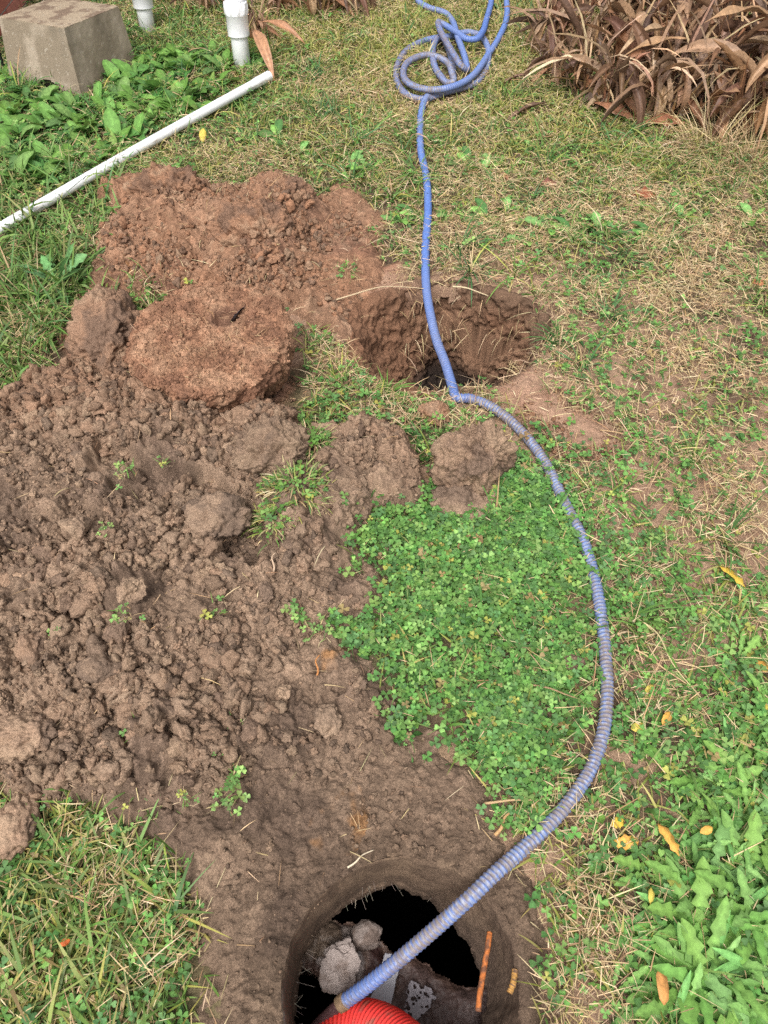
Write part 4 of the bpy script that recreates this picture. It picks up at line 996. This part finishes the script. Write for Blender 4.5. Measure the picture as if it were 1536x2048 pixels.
# ------------------------------------------------------------------ plants one can count
def rosette(name, T, nl, L0, L1, wr, el0, el1, cu0, cu1, cols, mat, label, cat, group, fold=.25, wav=.06, stems=True):
    root = empty(name, (0, 0, -5)); acc = Acc()
    az = np.arange(nl) * 2.4 + U(-.4, .4, nl); L = U(L0, L1, nl); c = pick(cols, nl, .18)
    P = np.zeros((nl, 3)); P[:, :2] = R_.normal(0, .006, (nl, 2)); P[:, 0] += np.arange(nl) * 1e-5
    leaves(acc, T, P, az, L, L * wr * U(.8, 1.2, nl), norm_el(U(el0, el1, nl)), U(cu0, cu1, nl), c * .95, c, U(-.4, .4, nl), U(-.5, .5, nl), fold, wav, rib=.35)
    acc.build('leaf_rosette', mat, root)
    return tag(root, label, cat, group)
def spread(protos, spots, zf=None):
    for i, (px, py, s) in enumerate(spots):
        p = protos[i % len(protos)]
        o = p if i < len(protos) else copy_tree(p)
        b = at(px, py); z = float((zf or (lambda x, y: ground_h(A([x]), A([y]))[0]))(b[0], b[1]))
        if zf: b = at(px, py, z); 
        o.location = (b[0], b[1], z); o.rotation_euler = (0, 0, (i * 2.17) % 6.28); o.scale = (s, s, s)
LIGHTG = [(.17, .33, .075), (.135, .275, .06), (.21, .36, .11), (.11, .23, .06), (.15, .29, .085)]
dl, dg_ = 'serrated bright green dandelion rosette in the lawn right of the hose', 'dandelions at the right side of the lawn'
pr = [rosette('dandelion', (T_dand, T_dand, T_lance, T_dand, T_dand)[_], 17, .055, .145, (.215, .19, .155, .205, .18)[_], 6, 50, .3, 1.5, LIGHTG, M_leaf, dl, 'dandelion', dg_) for _ in range(5)]
sp = [(1310, 1745, .75), (1380, 1700, .8), (1450, 1650, .9), (1520, 1690, 1), (1400, 1780, 1), (1490, 1770, 1), (1560, 1780, 1), (1350, 1840, .9), (1430, 1860, 1.1), (1520, 1860, 1.1), (1580, 1900, 1), (1330, 1930, .8), (1400, 1945, 1.1),
      (1480, 1950, 1.1), (1560, 1990, 1.1), (1290, 2010, .7), (1370, 2040, 1.0), (1450, 2050, 1.1), (1530, 2080, 1), (1400, 1600, .7), (1480, 1560, .8), (1540, 1600, .9), (1410, 1480, .6), (1500, 1480, .7), (1540, 1420, .7), (1470, 1330, .6), (1530, 1300, .6), (1500, 1220, .6), (1430, 1230, .5),
      (1230, 1990, .55), (1340, 1560, .5), (1370, 1870, .9), (1460, 1820, 1), (1540, 1720, .9), (1420, 1920, .9), (1500, 2010, 1), (1440, 1740, .8), (1280, 1880, .5), (1310, 1960, .7), (1360, 1990, .9), (1420, 2000, 1), (1460, 1900, 1), (1510, 1930, 1), (1550, 1830, 1), (1500, 1640, .8), (1430, 1570, .7), (1370, 1650, .6), (1450, 1500, .6), (1380, 1380, .5), (1520, 1540, .8), (1535, 1480, .7), (1480, 1270, .5), (1535, 1180, .5), (1460, 1420, .55), (1340, 1780, .7), (1400, 1840, .9), (1490, 1710, .9), (1345, 1800, .9), (1425, 1790, 1.1), (1510, 1800, 1.1), (1385, 1890, 1.1), (1445, 1910, 1.1), (1525, 1960, 1.1), (1340, 1970, .9), (1405, 1970, 1.1), (1470, 2000, 1.1), (1545, 2040, 1.1), (1330, 2050, .9), (1480, 1600, .8), (1440, 1700, .9), (1535, 1650, .9)]
sp = [(a, b, c * 1.12) for a, b, c in sp]
spread(pr, sp)
pr = [rosette('broadleaf_weed', T_lance if k % 2 else T_round, 13, .07, .15, .42, 18, 68, .5, 1.6, GREEN + DEEP + LIGHTG[1:2], M_leaf, 'leafy green weed growing between the concrete block and the white pipe', 'weed', 'broad leaved weeds round the concrete block') for k in range(4)]
sp = [(270, 165, 1), (320, 190, 1.1), (380, 200, 1.1), (430, 180, 1), (340, 150, .9), (300, 215, .9), (250, 205, .9), (400, 230, .8), (200, 215, .8), (120, 215, .8), (60, 195, .8), (30, 235, 1), (90, 265, 1), (150, 285, .9), (40, 290, 1), (450, 140, .8), (300, 120, .8), (350, 110, .7), (390, 150, .8), (210, 260, .7), (100, 330, .8), (480, 210, .7), (310, 250, .7), (30, 160, .8)]
WP = poly([(0, 185), (160, 222), (280, 130), (300, 90), (440, 110), (540, 140), (400, 225), (300, 285), (150, 370), (0, 440)])
lo, hi = WP.min(0), WP.max(0); x, y = U(lo[0], hi[0], 1500), U(lo[1], hi[1], 1500); k = sdist(WP, x, y) > .03; x, y = x[k][:92], y[k][:92]
c_ = math.cos(PITCH); s_ = math.sin(PITCH)
for x_, y_ in zip(x, y):
    o = copy_tree(pr[R_.integers(0, 4)]); o.location = (x_, y_, float(ground_h(A([x_]), A([y_]))[0])); o.rotation_euler = (0, 0, R_.uniform(0, 6.28)); k_ = R_.uniform(.5, 1.15); o.scale = (k_, k_, k_)
spread(pr, sp)
pr = [rosette('broadleaf_weed', T_dand if k == 1 else T_lance, 11, .07, .16, .32, 15, 62, .6, 1.7, GREEN + LIGHTG, M_leaf, 'leafy green weed in the lawn between the red heap and the dead lilies', 'weed', 'weeds in the open lawn') for k in range(3)]
sp = [(700, 330, 1), (740, 345, 1), (560, 285, 1), (600, 310, .9), (500, 285, .8), (940, 330, 1), (965, 345, .9), (1000, 330, .8), (975, 440, 1), (1010, 425, .9), (1100, 470, 1), (1140, 480, .9), (1190, 465, 1), (1050, 490, .7), (1300, 480, .9), (1360, 440, 1), (800, 440, .8), (830, 430, .8), (1500, 440, 1.1), (1370, 390, .8), (1130, 460, .8), (1060, 300, .6), (900, 430, .7), (1260, 480, .6), (720, 350, .9)]
sp = [(a, b, c * .8) for a, b, c in sp]
spread(pr, sp)
o = rosette('dandelion', T_dand, 9, .12, .2, .26, 30, 75, .4, 1.4, [(.12, .25, .09), (.1, .22, .08)], M_leaf, 'tall dandelion rosette at the left edge of the red heap', 'dandelion', None); o.location = at(120, 575)
# sprigs stuck in the dug earth
def sprig(k):
    root = empty('weed_sprig', (0, 0, -5)); acc = Acc(); n = 16
    P = np.zeros((n, 3)); P[:, :2] = R_.normal(0, .018, (n, 2)); P[:, 0] += np.arange(n) * 1e-5
    clover(acc, P[:9], .011, .008, .035, [(.17, .32, .09), (.13, .26, .07), (.22, .33, .1)])
    c = pick(GREEN + STRAW, n); leaves(acc, T_blade, P, U(0, 6.28, n), U(.015, .05, n), U(.0015, .0035, n), norm_el(U(5, 70, n)), U(0, 1.5, n), c, c, 0, U(-1, 1, n), .2)
    acc.build('sprig_leaves', M_leaf, root)
    return tag(root, 'small torn green sprig lying on the brown dug earth', 'sprig', 'sprigs on the brown heap')
pr = [sprig(k) for k in range(4)]
sp = [(430, 1235, 1), (245, 1235, .8), (600, 1235, 1), (640, 1265, .8), (285, 1450, .9), (480, 1460, .7), (470, 1560, 1), (455, 1600, .8), (370, 1600, .6), (250, 945, 1), (110, 1270, .5), (800, 1480, .6), (330, 930, .6), (270, 1730, .8), (340, 1755, .8), (215, 1060, .5), (700, 1300, .7), (440, 1500, .7)]
spread(pr, sp, lambda x, y: surf(x, y)[0])
# sod lump and grass tufts on the heap
def tuft(px, py, z, n, L0, L1, rad, cols, label, name='grass_tuft', down=False):
    b = at(px, py, z); root = empty(name, b); acc = Acc()
    a = U(0, 6.28, n); P = np.stack([np.cos(a), np.sin(a), 0 * a], -1) * (U(0, 1, n) ** .6 * rad)[:, None]; P[:, 2] = -(np.hypot(P[:, 0], P[:, 1]) / rad) ** 2 * rad * .6
    c = pick(cols, n); leaves(acc, T_blade, P, a + U(-.9, .9, n), U(L0, L1, n), U(.002, .0042, n), norm_el(U(0, 80, n)), U(.4, 2.4, n), c, mix(c, (.45, .38, .18), R_.random(n) ** 2 * .7), U(-.5, .5, n), U(-1, 1, n), .2)
    clover(acc, P[: n // 5], .011, .01, .03, GREEN)
    acc.build('blades', M_grass, root); return tag(root, label, 'grass tuft')
clod('sod_lump', 575, 985, .10, (.06, .095, .07), 31, .1, 'lump of turf standing in the brown heap', 5, .7, .2, .8)
tuft(590, 965, .16, 330, .02, .06, .09, YELLOW + STRAW + GREEN, 'yellowish tuft of grass on the turf lump in the brown heap')
tuft(545, 1035, .13, 150, .02, .05, .06, YELLOW + STRAW + GREEN, 'small yellow tuft below the turf lump in the brown heap')
tuft(628, 880, .14, 200, .02, .06, .05, GREEN + GREEN + STRAW, 'green tuft on the dark chunk behind the turf lump')
tuft(640, 690, .02, 60, .02, .06, .05, GREEN, 'green tuft just right of the round lid')
tuft(690, 540, .05, 60, .02, .06, .05, GREEN + STRAW + STRAW, 'grassy tuft on the right slope of the red heap')
tuft(420, 812, .03, 90, .03, .08, .07, STRAW + [(.25, .15, .09)], 'dry root tuft under the front of the round lid')
tuft(285, 575, .05, 70, .03, .09, .07, STRAW, 'dry tuft between the red heap and the lid')
tuft(680, 770, .01, 150, .05, .14, .09, STRAW + YELLOW, 'straw coloured tuft in the grass between the lid and the hose kink')
tuft(1420, 300, .0, 260, .15, .42, .10, STRAW + STRAW + [(.3, .3, .1)], 'tall tuft of dry tan grass at the right edge below the dead lilies')
tuft(1510, 330, .0, 260, .15, .42, .12, STRAW, 'tall tuft of dry straw at the right edge beside the dead lilies')
tuft(845, 255, .0, 60, .05, .14, .05, GREEN, 'green tuft beside the hose just below its coil')
tuft(60, 620, .0, 160, .14, .32, .12, GREEN + STRAW, 'long green grass tuft left of the red heap')
tuft(20, 720, .0, 130, .12, .3, .12, GREEN + STRAW + STRAW, 'long mixed green and dry tuft left of the earth slab')
tuft(350, 300, .0, 110, .06, .18, .1, STRAW + GREEN, 'dry tuft arching over the middle of the white pipe')
tuft(60, 330, .0, 120, .1, .24, .12, GREEN + DEEP, 'long green tuft above the left end of the white pipe')
tuft(205, 90, .02, 26, .1, .24, .03, DEEP, 'green blades standing against the concrete block')

# ------------------------------------------------------------------ dead lilies
DEADC = [(.29, .155, .08), (.37, .22, .12), (.19, .10, .055), (.45, .30, .18), (.12, .072, .048), (.34, .19, .105), (.19, .12, .085), (.42, .29, .18), (.13, .075, .05), (.2, .11, .07)]
def lily(nl, H, k):
    root = empty('dead_lily', (0, 0, -5)); acc = Acc(); st = Acc()
    ns_ = 14
    a = U(0, 6.28, ns_); P = np.stack([np.cos(a) * .04, np.sin(a) * .04, 0 * a], -1)
    c = pick([(.34, .19, .1), (.42, .27, .15), (.27, .15, .09)], ns_)
    leaves(st, T_blade, P, a, U(.6, 1.1, ns_) * H, U(.012, .02, ns_), norm_el(U(45, 85, ns_)), U(0, .6, ns_), c, c, U(-1, 1, ns_), U(-1, 1, ns_), .5)
    m = 13; a = U(0, 6.28, m); h = U(.05, .9, m) * H; P = np.stack([np.cos(a) * .06, np.sin(a) * .06, h], -1); c = pick([(.46, .32, .19), (.38, .24, .13), (.5, .37, .23), (.26, .15, .09)], m)
    leaves(st, T_blade, P, a + U(-.8, .8, m), U(.2, .55, m), U(.008, .022, m), norm_el(U(-20, 80, m)), U(.4, 2.8, m), c, c, U(-1, 1, m), U(-2, 2, m), .5, .1)
    st.build('dry_stalks', M_dead, root)
    a = U(0, 6.28, nl); h = U(.1, .85, nl) * H; P = np.stack([np.cos(a) * .05 * h / H, np.sin(a) * .05 * h / H, h], -1); P[:, 0] += np.arange(nl) * 3e-4
    c = pick(DEADC, nl, .25) * A([.84, .8, .78]); L = U(.10, .28, nl) * (1 + .7 * (R_.random(nl) < .4))
    leaves(acc, T_canna, P, a + U(-.5, .5, nl), L, np.minimum(L * U(.09, .26, nl), .062), norm_el(U(-70, 62, nl)), U(.2, 2.7, nl), c * .85, mix(c, (.44, .28, .17), R_.random(nl) ** 2 * .6), U(-.9, .9, nl), U(-1.4, 1.4, nl), U(.3, 1.5, nl), U(.06, .2, nl), rib=.25)
    acc.build('withered_leaves', M_dead, root)
    return tag(root, 'withered brown lily clump with collapsed leaves in the bed at top right', 'dead plant', 'withered lilies in the top right bed')
pr = [lily(40, .38, k) for k in range(5)]
sp = [(1120, 60, .85), (1180, 120, .9), (1240, 60, 1), (1260, 150, 1), (1320, 90, 1.05), (1340, 170, 1), (1400, 60, 1.1), (1420, 140, 1.1), (1480, 90, 1.1), (1500, 180, 1.1), (1160, 10, .9), (1250, -10, 1), (1340, 10, 1), (1440, -10, 1.1), (1530, 20, 1.1), (1560, 120, 1.1), (1290, 225, .85), (1160, 200, .75), (1400, 235, .95), (1215, 222, .75), (1470, 255, 1), (1090, 110, .7), (1340, 230, .8), (1530, 250, 1), (1100, 160, .5), (1560, 220, 1)]
spread(pr, sp)
pl = [copy_tree(pr[k]) for k in range(3)]
for q in pl: q['label'] = 'withered brown lily clump with hanging leaves beyond the capped cleanout pipes'; q['group'] = 'withered lilies behind the cleanout pipes'
spread(pl, [(620, -30, 1), (690, 25, .8), (640, 30, .8), (560, 20, .55), (470, -30, .8), (515, 80, .5), (350, -10, .7), (420, 20, .5), (390, -30, .8), (540, -40, .9), (720, -20, .9)])
# single fallen leaves
def fallen(name, px, py, z, L, wr, az, T, c, mat, label, cat='fallen leaf', el=6, curl=.5, fold=.2, tw=.4, wav=.1):
    b = at(px, py, z); acc = Acc(); c = A([c])
    leaves(acc, T, np.array([[0, 0, 0.]]), az, L, L * wr, math.radians(el), curl, c * .9, c, .1, tw, fold, wav, rib=.2)
    o = acc.build(name, mat); o.location = b
    # give it the thickness of a leaf
    m = o.modifiers.new('thick', 'SOLIDIFY'); m.thickness = .0006
    return tag(o, label, cat)
fallen('dead_leaf', 1185, 205, .05, .24, .26, -.5, T_canna, (.34, .16, .09), M_dead, 'broad folded brown leaf at the front of the lily bed, upper of two', el=4)
fallen('dead_leaf', 1290, 245, .03, .20, .34, .1, T_canna, (.32, .13, .07), M_dead, 'flat broad reddish brown leaf at the front of the lily bed, lower of two', el=10)
fallen('dead_leaf', 1095, 205, .04, .30, .13, 3.75, T_canna, (.16, .095, .065), M_dead, 'long dark rolled leaf pointing out of the lily bed toward the hose', fold=.9)
fallen('dead_leaf', 1060, 150, .04, .2, .16, 3.6, T_canna, (.2, .11, .08), M_dead, 'short dark curled leaf between the hose coil and the lily bed', fold=.8)
fallen('dead_leaf', 1440, 215, .08, .26, .16, -1.7, T_canna, (.42, .24, .13), M_dead, 'tan curled leaf arching over the dry grass at the right', el=40, curl=2.4, fold=.6)
fallen('dead_leaf', 505, 60, .16, .34, .17, -1.15, T_canna, (.38, .2, .11), M_dead, 'limp brown leaf hanging beside the nearer cleanout pipe', el=10, curl=1.2, fold=.6)
fallen('dead_leaf', 520, 45, .14, .28, .15, -.5, T_canna, (.34, .17, .09), M_dead, 'brown pointed leaf reaching right from behind the nearer cleanout pipe', el=15, curl=.9, fold=.6)
fallen('dead_leaf', 1075, 372, .02, .10, .5, .4, T_lobe, (.22, .09, .065), M_dead, 'dull maroon leaf in the straw right of the hose', fold=.4)
fallen('dead_leaf', 1262, 392, .02, .12, .5, .2, T_lobe, (.30, .10, .05), M_dead, 'rusty red leaf in the straw below the lily bed', fold=.4)
fallen('dead_leaf', 1015, 360, .02, .07, .5, 1.8, T_lobe, (.3, .1, .05), M_dead, 'small rust coloured leaf nearest the straight stretch of hose', fold=.4)
fallen('dead_leaf', 1505, 566, .02, .05, .7, .2, T_round, (.46, .19, .09), M_dead, 'orange brown leaf in the straw at the right edge')
Y1, Y2, Y3 = (.66, .46, .07), (.70, .40, .09), (.60, .48, .10)
for px, py, L, wr, az, T, c, lab in [
    (1490, 1175, .085, .38, 2.2, T_lobe, Y1, 'long jagged yellow leaf beside the small pinkish clod'),
    (1325, 1450, .04, .55, .9, T_round, Y2, 'curled amber leaf right of the hose with a brown edge'),
    (1262, 1458, .035, .7, .2, T_round, Y3, 'small pale yellow leaf nearest the right of the hose bend'),
    (1222, 1652, .032, .8, .4, T_lobe, Y1, 'tiny lobed yellow leaf above the big amber leaf'),
    (1220, 1685, .06, .55, .0, T_lobe, Y2, 'big amber lobed leaf lying above the straw patch'),
    (1358, 1712, .07, .42, 2.0, T_lobe, Y2, 'long amber and yellow leaf among the first dandelions'),
    (1400, 1665, .03, .6, .3, T_round, Y2, 'little orange leaf between the dandelions and the long amber leaf'),
    (1532, 1345, .035, .9, 1.9, T_round, Y2, 'bright orange yellow leaf cut by the right edge'),
    (1515, 1420, .03, .7, .4, T_lobe, Y3, 'pale yellow leaf under the one cut by the right edge'),
    (1328, 2010, .06, .45, 1.5, T_round, (.60, .30, .10), 'orange brown leaf among dandelions at the bottom'),
    (1300, 1812, .035, .4, 1.3, T_lance, Y3, 'narrow yellow leaf at the left edge of the dandelions'),
    (405, 285, .06, .55, 1.4, T_round, Y3, 'lone yellow leaf standing up beside the white pipe'),
    (120, 1890, .02, .7, .5, T_round, (.62, .15, .04), 'tiny orange red leaf in the coarse grass'),
    (1290, 1385, .03, .6, .6, T_round, Y3, 'yellow leaf tip right of the hose in the clover')]:
    zz = .055 if 'dandelion' in lab else .03
    fallen('yellow_leaf', px, py, zz, L, wr, az, T, c, M_leaf, lab, el=14 if 'standing' not in lab else 60)
# a few bigger sticks
def stick(a, b, r, col, label, name='twig', bow=.01):
    a, b = at(*a), at(*b); t = np.linspace(0, 1, 24)[:, None]; P = a * (1 - t) + b * t
    P[:, 2] += bow * np.sin(t[:, 0] * math.pi); P[:, 0] += bow * .4 * np.sin(t[:, 0] * 7)
    V, F, th = tube(P, r * (1 - .5 * t[:, 0]), 8); o = build(name, V, F, M_straw, np.full((len(V), 3), col)); recenter(o, a); tag(o, label, 'stick')
ST = (.46, .31, .17)
stick((968, 1607, .02), (1068, 1600, .025), .0032, ST, 'thick dry stalk lying at the foot of the clover patch')
stick((990, 1670, .02), (1022, 1622, .03), .0042, (.5, .3, .14), 'short split straw propped beside the thick stalk')
stick((545, 1148, .085), (549, 1105, .11), .003, (.5, .36, .25), 'pale upright root on the slope left of the clover')
stick((632, 1355, .05), (637, 1310, .075), .0026, (.46, .2, .07), 'orange brown rootlet standing on the brown heap')
stick((670, 600, .03), (850, 578, .03), .003, (.5, .38, .24), 'pale root bridging the left rim of the pit', bow=.03)
stick((905, 573, .03), (975, 592, .02), .003, (.6, .48, .3), 'pale straw hanging over the far rim of the pit')
stick((695, 1735, .02), (745, 1700, .02), .0022, (.6, .5, .36), 'pale curved root at the far lip of the shaft', bow=.008)
stick((1010, 1320, .02), (1270, 1250, .02), .002, ST, 'long thin straw crossing under the hose in the clover') if False else None
stick((1250, 1290, .03), (1375, 1370, .03), .0026, (.52, .36, .2), 'long doubled straw lying right of the hose')
stick((1265, 1232, .03), (1395, 1395, .03), .0022, (.5, .42, .22), 'thin arching straw right of the hose', bow=.03)
stick((1065, 1370, .03), (1160, 1400, .03), .0025, (.3, .2, .11), 'brown flat straw in the clover left of the hose')
stick((1200, 860, .015), (1310, 890, .015), .0022, ST, 'pale straw lying across the red spill')
stick((215, 1500, .05), (-40, 1880, .08), .0022, (.4, .29, .17), 'long bent stem rising from the coarse grass') if False else None
